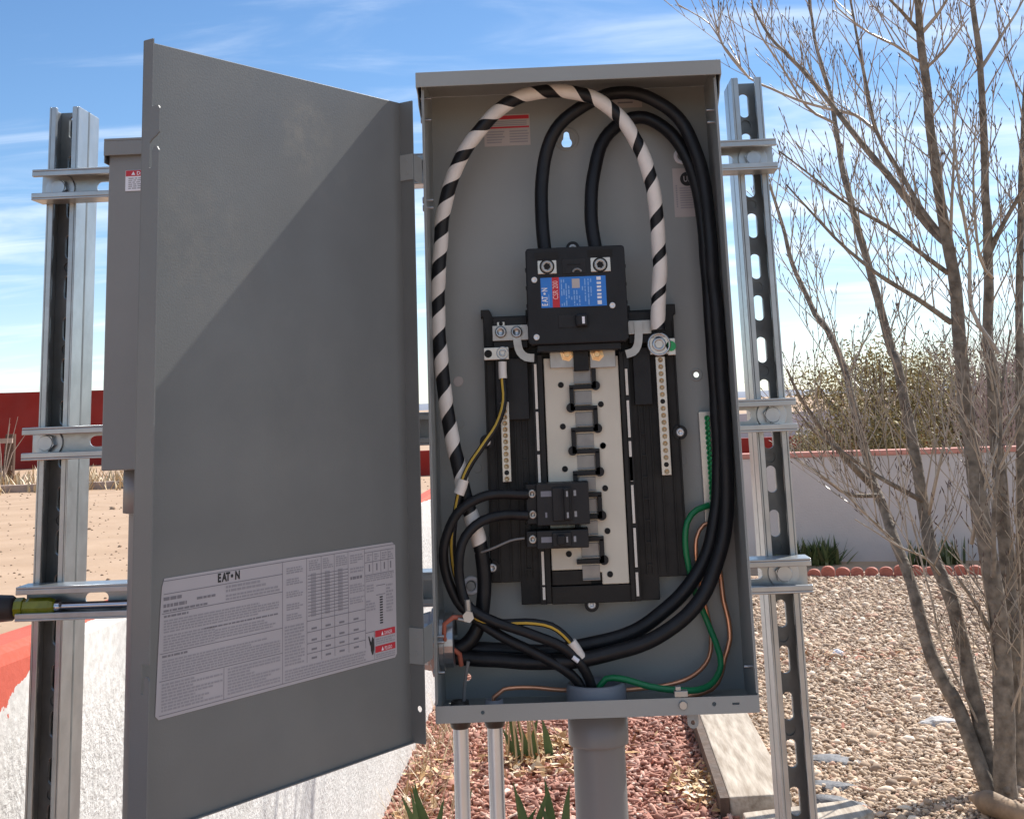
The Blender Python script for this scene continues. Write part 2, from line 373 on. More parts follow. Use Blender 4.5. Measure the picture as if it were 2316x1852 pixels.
def frames(pts):
    m = len(pts); out = []
    T = (pts[1]-pts[0]).normalized(); Nn = T.orthogonal().normalized()
    for k in range(m):
        a = pts[max(0, k-1)]; b = pts[min(m-1, k+1)]; T2 = (b-a)
        T2 = T2.normalized() if T2.length > 1e-9 else T
        q = T.rotation_difference(T2); Nn = (q @ Nn); Nn = (Nn-T2*Nn.dot(T2)).normalized(); T = T2
        out.append((T, Nn.copy(), T.cross(Nn)))
    return out
def smooth(pts, step=0.01):
    """Catmull-Rom through the points, about one sample per step"""
    P = [Vector(p) for p in pts]; P = [P[0]*2-P[1]]+P+[P[-1]*2-P[-2]]; out = []
    for i in range(1, len(P)-2):
        n = max(1, int((P[i+1]-P[i]).length/step))
        for k in range(n):
            t = k/n; a, b, c, d = P[i-1], P[i], P[i+1], P[i+2]
            out.append(0.5*((2*b)+(c-a)*t+(2*a-5*b+4*c-d)*t*t+(3*b-a-3*c+d)*t**3))
    out.append(P[-2].copy()); return out

def plate(outline, holes, th, to3):
    """sheet with real holes; outline/holes are 2-D loops; to3 maps (a, b, c) with c in +-th/2 to 3-D"""
    cu = bpy.data.curves.new('tmp', 'CURVE'); cu.dimensions = '2D'; cu.fill_mode = 'BOTH'; cu.extrude = th/2
    for loop in [outline]+list(holes):
        sp = cu.splines.new('POLY'); sp.points.add(len(loop)-1); sp.use_cyclic_u = True
        for p, q in zip(sp.points, loop): p.co = (q[0], q[1], 0, 1)
    ob = bpy.data.objects.new('tmp', cu); COL.objects.link(ob)
    dg = bpy.context.evaluated_depsgraph_get(); dg.update()
    me = bpy.data.meshes.new_from_object(ob.evaluated_get(dg))
    vs = [to3(v.co.x, v.co.y, v.co.z) for v in me.vertices]; fs = [tuple(p.vertices) for p in me.polygons]
    bpy.data.objects.remove(ob); bpy.data.curves.remove(cu); bpy.data.meshes.remove(me)
    return vs, fs
def slot(cx, cy, w, h, n=8):
    """stadium, long along b"""
    r = w/2; out = []
    for i in range(n+1): t = math.pi*i/n; out.append((cx+r*math.cos(t), cy+h/2-r+r*math.sin(t)))
    for i in range(n+1): t = math.pi+math.pi*i/n; out.append((cx+r*math.cos(t), cy-h/2+r+r*math.sin(t)))
    return out
def circ(cx, cy, r, n=16): return [(cx+r*math.cos(2*math.pi*i/n), cy+r*math.sin(2*math.pi*i/n)) for i in range(n)]

def text(s, size, frame, bold=0.0, align='LEFT', sx=1.0, lift=0.0):
    """flat lettering: frame = (origin, right, up)"""
    cu = bpy.data.curves.new('tmp', 'FONT'); cu.body = s; cu.size = size; cu.offset = bold; cu.align_x = align; cu.resolution_u = 2
    ob = bpy.data.objects.new('tmp', cu); COL.objects.link(ob)
    dg = bpy.context.evaluated_depsgraph_get(); dg.update()
    me = bpy.data.meshes.new_from_object(ob.evaluated_get(dg))
    o, r, u = (Vector(a) for a in frame); nrm = r.cross(u)
    vs = [o+r*(v.co.x*sx)+u*v.co.y+nrm*lift for v in me.vertices]; fs = [tuple(p.vertices) for p in me.polygons]
    bpy.data.objects.remove(ob); bpy.data.curves.remove(cu); bpy.data.meshes.remove(me)
    return vs, fs
rng = random.Random(7)

# ================================================================== THE SETTING
# ground: one sheet to the horizon
g = MB(); n = 40; ext = 4000
ticks = sorted(set([-ext, -1500, -600, -250, -120, -60, -30, -15, -8, -4, -2, 0, 2, 4, 8, 15, 30, 60, 120, 250, 600, 1500, ext]))
vs = [(x, y, 0.0) for y in ticks for x in ticks]; m_ = len(ticks)
g.add(vs, [(j*m_+i, j*m_+i+1, (j+1)*m_+i+1, (j+1)*m_+i) for j in range(m_-1) for i in range(m_-1)])
struct(g.build('ground', DIRT))
# distant hills
h = MB(); pr = []
for i in range(61):
    x = -4200+i*140; pr.append((x, 8+26*abs(mnoise.noise(Vector((i*0.17, 3.3, 0))))+14*abs(mnoise.noise(Vector((i*0.6, 1, 0))))))
vs = []
for x, z in pr: vs += [(x, 3300, -1), (x, 3420, z), (x, 3700, -1)]
h.add(vs, [(i*3+a, (i+1)*3+a, (i+1)*3+a+1, i*3+a+1) for i in range(60) for a in (0, 1)], True)
struct(h.build('hills', mat('far_hills', (0.20, 0.22, 0.27), 1.0, 0, 0.1, 0.01)))
# red mulch bed between the white wall and the timber edging
mb = MB(); mb.add([(-0.78, -3, 0.004), (0.55, -3, 0.004), (0.55, 4.1, 0.004), (0.62, 10.0, 0.004), (-0.75, 10.0, 0.004)], [(0, 1, 2, 3, 4)])
struct(mb.build('mulch_bed', MULCHBED))
gb = MB(); gb.add([(0.55, -3, 0.008), (9, -3, 0.008), (9, 9.6, 0.008), (0.62, 10.28, 0.008), (0.55, 4.1, 0.008)], [(0, 1, 2, 3, 4)])
struct(gb.build('gravel_bed', GRAVELBED))

def soup(name, m, base_v, base_f, pos, scl, quat, cols, parent=None):
    """many small loose pieces as one mesh (numpy)"""
    bv = np.array(base_v, dtype=np.float32); nb = len(bv); npz = len(pos)
    w, x, y, z = quat.T
    Rm = np.stack([1-2*(y*y+z*z), 2*(x*y-z*w), 2*(x*z+y*w), 2*(x*y+z*w), 1-2*(x*x+z*z), 2*(y*z-x*w), 2*(x*z-y*w), 2*(y*z+x*w), 1-2*(x*x+y*y)], 1).reshape(-1, 3, 3)
    V = (bv[None]*scl[:, None, :])@Rm.transpose(0, 2, 1)+pos[:, None, :]
    V = V.reshape(-1, 3)
    bf = np.array(base_f, dtype=np.int32); k = bf.shape[1]
    Fx = (bf[None]+(np.arange(npz)*nb)[:, None, None]).reshape(-1)
    me = bpy.data.meshes.new(name); me.vertices.add(len(V)); me.vertices.foreach_set('co', V.ravel())
    nf = len(Fx)//k; me.loops.add(len(Fx)); me.loops.foreach_set('vertex_index', Fx)
    me.polygons.add(nf); me.polygons.foreach_set('loop_start', np.arange(nf)*k); me.polygons.foreach_set('loop_total', np.full(nf, k))
    ca = me.color_attributes.new('tone', 'FLOAT_COLOR', 'POINT')
    c4 = np.repeat(np.concatenate([cols, np.ones((npz, 1))], 1), nb, 0).astype(np.float32); ca.data.foreach_set('color', c4.ravel())
    me.update(); me.validate()
    return link(name, me, m, parent)
def rquat(n, rs, tilt=None):
    q = rs.normal(size=(n, 4))
    if tilt is not None:
        a = rs.uniform(0, 2*np.pi, n); q = np.stack([np.cos(a/2), np.zeros(n), np.zeros(n), np.sin(a/2)], 1)
        t = rs.normal(0, tilt, (n, 2)); w, z = q[:, 0], q[:, 3]
        q = np.stack([w, w*t[:, 0]/2, w*t[:, 1]/2, z], 1)
    return q/np.linalg.norm(q, axis=1, keepdims=True)
bm = bmesh.new(); bmesh.ops.create_icosphere(bm, subdivisions=1, radius=1.0)
rs0 = np.random.RandomState(3)
ico_v = [tuple(np.array(v.co)*(1+rs0.uniform(-.30, .30))) for v in bm.verts]; ico_f = [[v.index for v in f.verts] for f in bm.faces]; bm.free()
rs = np.random.RandomState(11)
# gravel: real stones, dense where the camera looks
def gravel():
    P = []
    # density falls with distance
    for (y0, y1, x0, x1, dens) in ((2.9, 5.0, .78, 2.7, 6200), (5.0, 7.5, .75, 3.5, 3900), (7.5, 10.4, .7, 4.4, 2200)):
        n = int((y1-y0)*(x1-x0)*dens); P.append(np.stack([rs.uniform(x0, x1, n), rs.uniform(y0, y1, n)], 1))
    P = np.concatenate(P); n = len(P)
    s = np.minimum(.026, rs.lognormal(np.log(0.0064), 0.48, n))*(1+.05*np.maximum(0, P[:, 1]-4))
    pos = np.stack([P[:, 0], P[:, 1], 0.009+s*0.35+rs.uniform(0, .006, n)], 1)
    scl = np.stack([s*rs.uniform(.9, 1.9, n), s*rs.uniform(.6, 1.1, n), s*rs.uniform(.35, .75, n)], 1)
    pal = np.array([1.22, 1.13, 1.0])*np.array([(.44, .345, .26), (.50, .40, .315), (.36, .275, .21), (.62, .53, .45), (.25, .19, .15), (.44, .29, .225), (.70, .63, .55)])
    c = pal[rs.choice(len(pal), n, p=[.24, .22, .15, .15, .13, .05, .06])]*rs.uniform(.85, 1.15, (n, 1))
    stuff(soup('gravel', attr_mat('gravel_stone', .85, .15), ico_v, ico_f, pos, scl, rquat(n, rs, .35), c))
gravel()
# mulch: red wood chips
def mulch():
    n = 17000
    P = np.stack([rs.uniform(-.765, .53, n), 2.6+4.6*rs.uniform(0, 1, n)**1.25], 1)
    bx = [(-1, -1, -1), (1, -.7, -1), (1.1, .8, -1), (-.9, 1, -1), (-.9, -.8, 1), (.8, -.6, 1), (1, .6, 1), (-.8, .7, 1)]
    bf = [(0, 3, 2, 1), (4, 5, 6, 7), (0, 1, 5, 4), (1, 2, 6, 5), (2, 3, 7, 6), (3, 0, 4, 7)]
    l = rs.lognormal(np.log(.0155), .38, n)
    scl = np.stack([l, l*rs.uniform(.25, .5, n), rs.uniform(.0025, .006, n)], 1)
    pos = np.stack([P[:, 0], P[:, 1], .008+rs.uniform(0, .018, n)], 1)
    pal = np.array([(.44, .205, .145), (.52, .28, .21), (.36, .155, .11), (.60, .38, .30), (.25, .11, .08), (.70, .54, .43)])
    c = pal[rs.choice(6, n, p=[.32, .24, .2, .1, .1, .04])]*rs.uniform(.8, 1.2, (n, 1))
    stuff(soup('mulch_chips', attr_mat('mulch_chip', .85, .2), bx, bf, pos, scl, rquat(n, rs, .45), c))
mulch()

# ------------------------------------------------------------------ walls and fences
# low white stucco wall with red painted top, running away from the camera on the left
w = MB()
ys = [-3.0, -1.0, 0.0, 0.4, 1.5, 3.0, 5.4, 8.0, 10.2]
vs = []; 
for y in ys:
    zt = 1.2130-0.0305*y if y < 5.7 else 1.039
    for x, z in ((-0.75, 0.0), (-0.75, zt-0.022), (-0.755, zt-0.008), (-0.768, zt), (-0.822, zt), (-0.835, zt-0.008), (-0.84, zt-0.022), (-0.84, 0.0)): vs.append((x-.036+.0075*min(y, 5.7), y, z))
k = 8; fs = []
for j in range(len(ys)-1):
    for i in range(k-1): fs.append((j*k+i, (j+1)*k+i, (j+1)*k+i+1, j*k+i+1))
fs += [tuple(range(k)), tuple(range((len(ys)-1)*k, len(ys)*k))[::-1]]
w.add(vs, fs)
o = w.build('stucco_wall', STUCCO); tag(o, 'low white stucco wall with its top painted salmon red, running away beside the left steel post', 'wall')
# lavender garden wall on the right, terracotta coping
t = thing('garden_wall', 'long lavender-grey stucco garden wall with a salmon coping behind the gravel', 'wall', (3, 11.3, 0))
ang = math.atan2(9.95-10.55, 3.28-1.95)
def gb_(x): return 10.55-0.33*(x-1.95)*0.8
def gw(x): return gb_(x)+0.95
w = MB(); w.add([(-0.72, gw(-.72)+.05, 0), (8.5, gw(8.5)+.05, 0), (8.5, gw(8.5)+.25, 0), (-.72, gw(-.72)+.25, 0), (-0.72, gw(-.72)+.05, .925), (8.5, gw(8.5)+.05, .925), (8.5, gw(8.5)+.25, .925), (-.72, gw(-.72)+.25, .925)],
      [(0, 3, 2, 1), (4, 5, 6, 7), (0, 1, 5, 4), (1, 2, 6, 5), (2, 3, 7, 6), (3, 0, 4, 7)])
w.build('wall_body', LAV, t)
w = MB(); w.add([(-0.72, gw(-.72)+.035, .926), (8.5, gw(8.5)+.035, .926), (8.5, gw(8.5)+.265, .926), (-.72, gw(-.72)+.265, .926), (-0.72, gw(-.72)+.035, .972), (8.5, gw(8.5)+.035, .972), (8.5, gw(8.5)+.265, .972), (-.72, gw(-.72)+.265, .972)],
      [(0, 3, 2, 1), (4, 5, 6, 7), (0, 1, 5, 4), (1, 2, 6, 5), (2, 3, 7, 6), (3, 0, 4, 7)])
w.build('coping', COPING, t, bevel=.008)
# red walls far away
w = MB(); w.add([(-40, 38, -.1), (-13.2, 50, -.1), (-40, 38, 2.72), (-13.2, 50, 2.62), (-40, 38.3, -.1), (-13.2, 50.3, -.1), (-40, 38.3, 2.72), (-13.2, 50.3, 2.62)],
      [(0, 1, 3, 2), (4, 6, 7, 5), (2, 3, 7, 6), (0, 2, 6, 4), (1, 5, 7, 3)])
o = w.build('red_wall', REDWALL); tag(o, 'tall dark red wall in the distance on the far left, above the dirt yard', 'wall')
w = MB(); w.box(-8, 30, 31, 31.3, -.1, .56)
o = w.build('low_red_wall', REDWALL); tag(o, 'low dark red wall beyond the salmon coping of the garden wall', 'wall')
w = MB(); w.box(3.0, 15.5, 39, 39.3, -.1, 1.02)
o = w.build('pale_wall', PALEWALL); tag(o, 'pale grey wall far off between the low red wall and the olive shrubs', 'wall')
# post and rail fence on the far left
t = thing('rail_fence', 'dark wooden post and rail fence in dry grass in front of the far red wall', 'fence', (-14, 35, 0))
def zlow(X, Y): return 0
for x in (-26.4, -22.5, -18.6, -14.65):
    b = MB(); b.add([], []); b.tube([(x, 35, -.2), (x+.03, 35, 1.28)], [.17, .14], 8); b.build('post', FENCEW, t)
for z, m_ in ((1.12, RAILW), (.42, FENCEW)):
    b = MB(); b.box(-30, -14.5, 34.80, 34.86, z-.065, z+.06); b.build('rail', m_, t)
# railway-sleeper line on the dirt, far left
b = MB(); b.box(-30, -6.5, 30.4, 30.75, 0, .16); o = b.build('ground_beam', RAILW); tag(o, 'long pale timber laid on the ground at the far edge of the dirt yard', 'timber')

# timber edging between mulch and gravel
t = thing('timber_edging', 'weathered cream timber plank edging between red mulch and gravel, near end by the right post', 'timber', (.66, 6, 0))
PLK = [(.517, 3.72), (.745, 3.74), (.80, 8.2), (.60, 8.2)]
b = MB(); b.add([(x, y, 0) for x, y in PLK]+[(x, y, .085) for x, y in PLK],
      [(0, 3, 2, 1), (4, 5, 6, 7), (0, 1, 5, 4), (1, 2, 6, 5), (2, 3, 7, 6), (3, 0, 4, 7)])
b.build('plank', TIMBERTOP, t, bevel=.006)
b = MB(); SBD = [(.482, 3.70), (.514, 3.70), (.597, 8.2), (.565, 8.2)]; b.add([(x, y, 0) for x, y in SBD]+[(x, y, .088) for x, y in SBD],
      [(0, 3, 2, 1), (4, 5, 6, 7), (0, 1, 5, 4), (1, 2, 6, 5), (2, 3, 7, 6), (3, 0, 4, 7)])
b.build('shaded_side', TIMBERSHADE, t)  # dark strip added to stand for the plank's shaded left face
b = MB(); b.add([(.56, 3.10, 0), (1.0, 3.55, 0), (.95, 3.70, 0), (.55, 3.62, 0), (.56, 3.10, .06), (1.0, 3.55, .07), (.95, 3.70, .07), (.55, 3.62, .06)],
      [(0, 3, 2, 1), (4, 5, 6, 7), (0, 1, 5, 4), (1, 2, 6, 5), (2, 3, 7, 6), (3, 0, 4, 7)])
o = b.build('broken_plank', TIMBERTOP, None, bevel=.006, loc=(.75, 3.5, 0)); tag(o, 'short broken piece of weathered timber lying before the end of the plank edging', 'timber')

# scalloped terracotta edging in front of the garden wall
def scallop():
    b = MB(); pts = [(-.0545, 0)]
    for i in range(9): tt = math.pi-math.pi*i/8; pts.append((.0545*math.cos(tt), .058+.036*math.sin(tt)))
    pts.append((.0545, 0)); b.prism(pts, 'y', -.03, .03); return b
ORD = 'first second third fourth fifth sixth seventh eighth ninth tenth eleventh twelfth thirteenth fourteenth fifteenth sixteenth seventeenth eighteenth nineteenth'.split()
sc = None
nsc = 19
for i in range(nsc):
    x = 1.90+i*.113; y = gb_(x)-.18
    lab = ORD[i]+' scalloped edging brick from the right post, in the row below the garden wall'
    if sc is None:
        sc = scallop().build('edging_brick', CLAY, None, bevel=.006, loc=(0, 0, 0)); oo = sc
    else:
        oo = sc.copy(); COL.objects.link(oo)
    oo.location = (x, y, rng.uniform(-.012, .004)); oo.rotation_euler = (rng.uniform(-.06, .06), rng.uniform(-.05, .05), -.26+rng.uniform(-.12, .12)); oo.scale = (rng.uniform(.93, 1.04), 1, rng.uniform(.86, 1.08))
    tag(oo, lab, 'edging brick', 'scalloped terracotta bricks edging the gravel')

# ------------------------------------------------------------------ rocks, scraps, log
def rock(name, c, sx, sy, sz, m, seed, rot=0.0, label='', cat='rock', group=None):
    r0 = random.Random(seed); bmm = bmesh.new(); bmesh.ops.create_icosphere(bmm, subdivisions=3, radius=1.0)
    for v in bmm.verts:
        d = 1+.35*mnoise.noise(v.co*1.3+Vector((seed, 0, 0)))+.14*mnoise.noise(v.co*4+Vector((0, seed, 0)))
        v.co = Vector((v.co.x*sx*d, v.co.y*sy*d, max(v.co.z, -.35)*sz*d))
    me = bpy.data.meshes.new(name); bmm.to_mesh(me); bmm.free()
    o = link(name, me, m); o.location = c; o.rotation_euler = (0, 0, rot); return tag(o, label, cat, group)
p = SG(1740+290*.47, 1450+590*.47); rock('flat_stone', (p.x, p.y, .01), .12, .07, .022, GREYROCK, 2, -.2, 'larger flat blue-grey stone on the gravel beside the right post', 'stone')
p = SG(1740+290*.47, 1450+715*.47); rock('flat_stone', (p.x, p.y, .01), .10, .055, .02, GREYROCK, 5, -.5, 'ragged pale grey stone on the gravel below the larger flat stone', 'stone')
p = SG(1740+310*.47, 1450+795*.47); rock('flat_stone', (p.x, p.y, .012), .13, .045, .024, GREYROCK, 9, -.55, 'long blue-grey stone nearest the camera on the gravel by the right post', 'stone')
p = SG(1740+330*.47, 1450+75*.47); rock('white_stone', (p.x, p.y, .015), .035, .028, .026, LWHITE, 4, 0, 'bright white stone lying among dead leaves on the gravel', 'stone')
p = SG(1740+810*.47, 1450+410*.47); rock('pale_stone', (p.x, p.y, .012), .085, .06, .03, mat('pale_stone', (.52, .50, .48), .8, 0, .25, 20, .5, 50), 14, .4, 'pale grey stone on the gravel left of the tree trunks', 'stone')
# old root in the lower right corner
b = MB(); q0 = SG(2195, 1802, .05); q1 = SG(2250, 1820, .06); q2 = SG(2330, 1850, .06); q3 = SG(2430, 1880, .03)
b.tube(smooth([q0, q1, q2, q3], .03), [(.034+.006*math.sin(i*.55)+.010*math.sin(i*.13))*min(1, .25+.2*i) for i in range(len(smooth([q0, q1, q2, q3], .03)))], 10)
o = b.build('tree_root', WOODLOG, None, loc=(q1.x, q1.y, 0)); tag(o, 'smooth tan root or log lying at the foot of the tree trunks', 'root')
b = MB(); q0 = SG(2125, 1582, .012); q1 = SG(2170, 1581, .012); b.tube([q0, (q0+q1)/2+Vector((0, .01, .004)), q1], [.006, .008, .006], 6)
o = b.build('dark_stick', BARK, None, loc=(q1.x, q1.y, 0)); tag(o, 'short dark stick lying on the gravel left of the trunks', 'stick')

# ================================================================== THE STEEL FRAME
XL, XR, YL = -0.714, 0.2252, 0.1834
SW, SD, ST = 0.0413, 0.0413, 0.0027
RY0, RY1 = 0.1418, 0.1830            # rails: front lips, web
def zrow(X, Y, y):
    lo, hi = -1.0, 4.0
    for _ in range(50):
        m = (lo+hi)/2; v = np.array([X, Y, m])-CAM
        if Y0-F_PX*(v@UP)/(v@FW) > y: lo = m
        else: hi = m
    return m
def channel_profile(mb, axis, a0, a1, o, sgn):
    """walls and lips of a strut channel; o = (centre across, open-face depth); depth grows by sgn"""
    c, f = o; h2 = SW/2
    def bx(u0, u1, d0, d1):
        d0, d1 = f+sgn*d0, f+sgn*d1
        if axis == 'z': mb.box(c+u0, c+u1, min(d0, d1), max(d0, d1), a0, a1)
        else: mb.box(a0, a1, min(d0, d1), max(d0, d1), c+u0, c+u1)
    for s in (-1, 1):
        e = sorted((s*h2, s*(h2-ST))); bx(e[0], e[1], 0, SD-ST)
        e = sorted((s*(h2-ST), s*(h2-.0095))); bx(e[0], e[1], 0, ST)
        e = sorted((s*(h2-.0095), s*(h2-.0095+ST))); bx(e[0], e[1], ST, .0075)
def post(name, x, label, ztop, slot0, skip):
    t = thing(name, label, 'steel post', (x+SW/2, YL+SD, 0), 'slotted steel posts')
    # pitch of the slots, long slots in both webs; the odd round holes only in the front one
    pitch, sl_h, sl_w = .0558, .034, .0138
    sl = []; rd = []; z = slot0; i = 0
    while z > .04:
        sl.append(slot(0, z, sl_w, sl_h)); 
        if i % 2 == skip: rd.append(circ(0, z-pitch/2, .0072, 14))
        z -= pitch; i += 1
    z = slot0+pitch
    while z < ztop-.03: sl.append(slot(0, z, sl_w, sl_h)); z += pitch
    for which, f, sg in (('front_channel', YL, 1), ('back_channel', YL+2*SD+.0004, -1)):
        b = MB(); channel_profile(b, 'z', 0, ztop, (x+SW/2, f), sg); b.build(which, GALV, t, bevel=.0010)
        b = MB()
        hol = sl+(rd if which == 'front_channel' else [])
        if which == 'front_channel':
            # keep only round holes that stay clear of the slots
            hol = sl+rd
        yc = f+sg*(SD-ST/2)
        vs, fs = plate([(-SW/2, 0), (SW/2, 0), (SW/2, ztop), (-SW/2, ztop)], hol, ST, lambda a, bb, c: (x+SW/2+a, yc+c, bb))
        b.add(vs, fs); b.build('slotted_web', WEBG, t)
    return t
# the pitch leaves room for a round hole only if slots are short there: widen the pitch where the photo shows it
def post_holes(): pass
zt = 1.922
post('steel_post', XL, 'left galvanized slotted steel post beside the meter box', zt, zrow(XL+.02, YL+.04, 290), 1)
post('steel_post', XR, 'right galvanized slotted steel post standing in front of the bare tree', zt, zrow(XR+.02, YL+.04, 240), 0)

def bolt(parent, x, y, z, r=.0115, wr=.0195):
    b = MB(); b.lathe((x, y, z), (0, -1, 0), [(0, 0), (0, wr), (.0028, wr), (.0030, wr-.0006), (.0030, 0)], 28, False); b.build('washer', ZINC, parent)
    b = MB(); b.cyl((x, y-.003, z), (0, -1, 0), r, .0085, 6, smooth=False); b.cyl((x, y-.0115, z), (0, -1, 0), r*.86, .0012, 20, r*.8); o = b.build('bolt', ZINC, parent, bevel=.0006)
def rail(zc, x0, x1, label, bolts, slot0):
    t = thing('strut_rail', label, 'steel rail', (0, RY0, zc), 'horizontal steel rails across the posts')
    b = MB(); channel_profile(b, 'x', x0, x1, (zc, RY0), 1)
    hol = []; x = slot0
    while x < x1-.05:
        if x > x0+.03: hol.append([(q[1]-0+x, q[0]) for q in slot(0, 0, .0138, .030)])
        x += .0558*1.15
    yc = RY0+SD-ST/2
    vs, fs = plate([(x0, -SW/2), (x1, -SW/2), (x1, SW/2), (x0, SW/2)], hol, ST, lambda a, bb, c: (a, yc+c, zc+bb))
    b.add(vs, fs); b.build('channel', GALV, t, bevel=.0009)
    for bx_ in bolts: bolt(t, bx_, RY0+SD-ST-.0004, zc)
    return t
zu, zm, zl = 1.8073, 1.4710, 1.2760
rail(zu, -.7190, .2735, 'topmost horizontal steel rail fixed to both posts', [XL+.0207, XR+.0207], XL+.0207-.0642)
rail(zm, -.7195, .2725, 'middle horizontal steel rail with a large bolt on the left post', [XL+.0155, XR+.0207], XL+.0207-.0642)
rail(zl, -.7197, .2760, 'lowest horizontal steel rail with a screwdriver lying in it', [XR+.0207], XL+.0207-.0642)

# screwdriver lying in the lowest rail
zs = zl-.0055; ysd = RY0+.014
t = thing('screwdriver', 'screwdriver with black grip and yellow core lying in the lowest steel rail', 'screwdriver', (-.72, ysd, zs))
p1 = S(36, 1372, ysd); p2 = S(126, 1372, ysd); p3 = S(140, 1374, ysd)
b = MB(); b.lathe((p1.x, ysd, zs), (-1, 0, 0), [(0, 0), (0, .0125), (.004, .0155), (.02, .0165), (.06, .0155), (.10, .0165), (.125, .012), (.13, 0)], 8, True); b.build('grip', HANDLE, t)
b = MB(); b.lathe((p1.x-.002, ysd, zs), (1, 0, 0), [(0, .012), (.012, .0125), (.013, .0105), (.016, .0105), (.020, .0115), (p2.x-p1.x-.006, .0115), (p2.x-p1.x, .0095), (p2.x-p1.x+.004, .006)], 8, False); b.build('handle_core', AMBER, t)
b = MB(); b.lathe((p2.x, ysd, zs), (1, 0, 0), [(0, .0075), (.006, .0075), (.008, .0055), (.010, .0048), (.19, .0048), (.20, .0035), (.205, 0)], 14); b.build('shaft', CHROME, t)

# ================================================================== METER BOX (behind the open door)
mx0, mx1 = -.5745, -.285
t = thing('meter_box', 'grey steel meter box with a red danger label, half hidden behind the open door', 'meter box', (-.43, .08, 1.438))
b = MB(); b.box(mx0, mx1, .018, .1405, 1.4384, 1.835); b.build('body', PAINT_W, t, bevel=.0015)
b = MB(); b.box(mx0-.0045, mx1+.0045, .010, .1405, 1.8352, 1.8385); b.box(mx0-.0045, mx1+.0045, .010, .012, 1.8170, 1.8352)
b.box(mx0-.0045, mx0-.003, .012, .1405, 1.808, 1.8352); b.box(mx1+.003, mx1+.0045, .012, .1405, 1.808, 1.8352); b.build('rain_hood', PAINT_W, t, bevel=.001)
# danger label
yl_ = .0168; a0 = S(284, 386, yl_); a1 = S(282, 433, yl_)
lx0, lx1, lz0, lz1 = a0.x, a0.x+.060, a1.z, a0.z
b = MB(); b.box(lx0, lx1, yl_, .0178, lz0, lz1); b.build('danger_label', LWHITE, t, bevel=.0004)
b = MB(); b.box(lx0+.0006, lx1-.0006, yl_-.0004, yl_-.0001, lz1-.0075, lz1-.0004); lr = b.build('label_band', LRED, t)
b = MB(); zc_ = lz1-.0062
b.prism([(lx0+.0075, zc_), (lx0+.0125, zc_), (lx0+.0100, zc_+.0045)], 'y', yl_-.0007, yl_-.0005)
vs, fs = text('DANGER', .0064, ((lx0+.0140, yl_-.0006, zc_), (1, 0, 0), (0, 0, 1)), .00012, sx=1.05); b.add(vs, fs)
b.build('lettering', LWHITE, t)
b = MB()
for i in range(6):
    z = lz1-.0098-i*.0025; x = lx0+.004
    while x < lx1-.006:
        l = rng.uniform(.003, .008); b.box(x, min(x+l, lx1-.003), yl_-.0003, yl_-.0001, z-.0009, z); x += l+.0012
b.build('small_print', PRINT, t)
# PVC conduit under it
t = thing('pvc_conduit', 'grey plastic conduit running down from the meter box behind the door edge', 'conduit', (-.532, .085, 0))
cxm = -.5325
b = MB(); b.lathe((cxm, .085, 1.438), (0, 0, -1), [(0, .0285), (0, .0345), (.052, .0345), (.053, .0300)], 32); b.build('coupling', PVC, t)
b = MB(); b.cyl((cxm, .085, 1.40), (0, 0, -1), .0272, 1.40, 32); b.build('pipe', PVC, t)

# ================================================================== ELECTRICAL PANEL
BZ, H, HW, D = 1.15, 0.7505, 0.182, 0.1211
YB = 0.1192                      # inner face of the back
panel = thing('electrical_panel', 'tall grey steel electrical panel box mounted on rails with its door swung open', 'electrical panel', (0, .06, BZ))
def c2(p): return (p.x, p.z)
def hole(ox, oy, r, Y=YB): q = O(ox, oy, Y); return circ(q.x, q.z, r, 18)
key = O(1193, 296, YB); kz = key.z-.0035
kh = []
for i in range(15): tt = R(130)+R(280)*i/14; kh.append((key.x+.0068*math.cos(tt), kz+.0068*math.sin(tt)))
for i in range(7): tt = R(-10)+R(200)*i/6; kh.append((key.x+.0036*math.cos(tt), kz+.0115+.0036*math.sin(tt)))
holes = [kh, hole(1466, 789, .0034), hole(985, 1425, .0042)]
vs, fs = plate([(-HW+.0016, BZ+.0017), (HW-.0016, BZ+.0017), (HW-.0016, BZ+H-.003), (-HW+.0016, BZ+H-.003)], holes, .0018, lambda a, bb, c: (a, YB+.0009+c, bb))
b = MB(); b.add(vs, fs); b.build('back_plate', PAINT, panel)
# embossed knock-outs on the back
for ox, oy, r in ((965, 803, .0066), (967, 893, .0062), (1005, 985, .0060), (1436, 970, .0060), (1040, 1190, .005)):
    q = O(ox, oy, YB); b = MB(); b.cyl((q.x, YB, q.z), (0, -1, 0), r, .0006, 22, r*.92); b.build('knockout', LABELC if r > .0063 else PAINT, panel)
q = O(1193, 293, YB); b = MB(); b.lathe((q.x, YB, q.z), (0, -1, 0), [(0, .0165), (.0010, .0155), (.0010, .0125), (0, .0118)], 28); b.build('keyhole_boss', PAINT, panel)
q = O(1466, 789, YB); b = MB(); b.lathe((q.x, YB, q.z), (0, -1, 0), [(0, .0085), (.0008, .0078), (.0008, .0052), (0, .0048)], 24); b.build('hole_boss', PAINT, panel)
for s, nm in ((-1, 'side_wall'), (1, 'side_wall')):
    b = MB(); x = s*HW; xi = s*(HW-.0015)
    b.box(x, xi, 0, D, BZ, BZ+H-.003)
    # turned-in front return of the side sheet, stiffening step further back
    b.box(xi, s*(HW-.0030), 0, .012, BZ+.02, BZ+H-.02)
    b.build(nm, PAINT, panel, bevel=.0005)
b = MB()
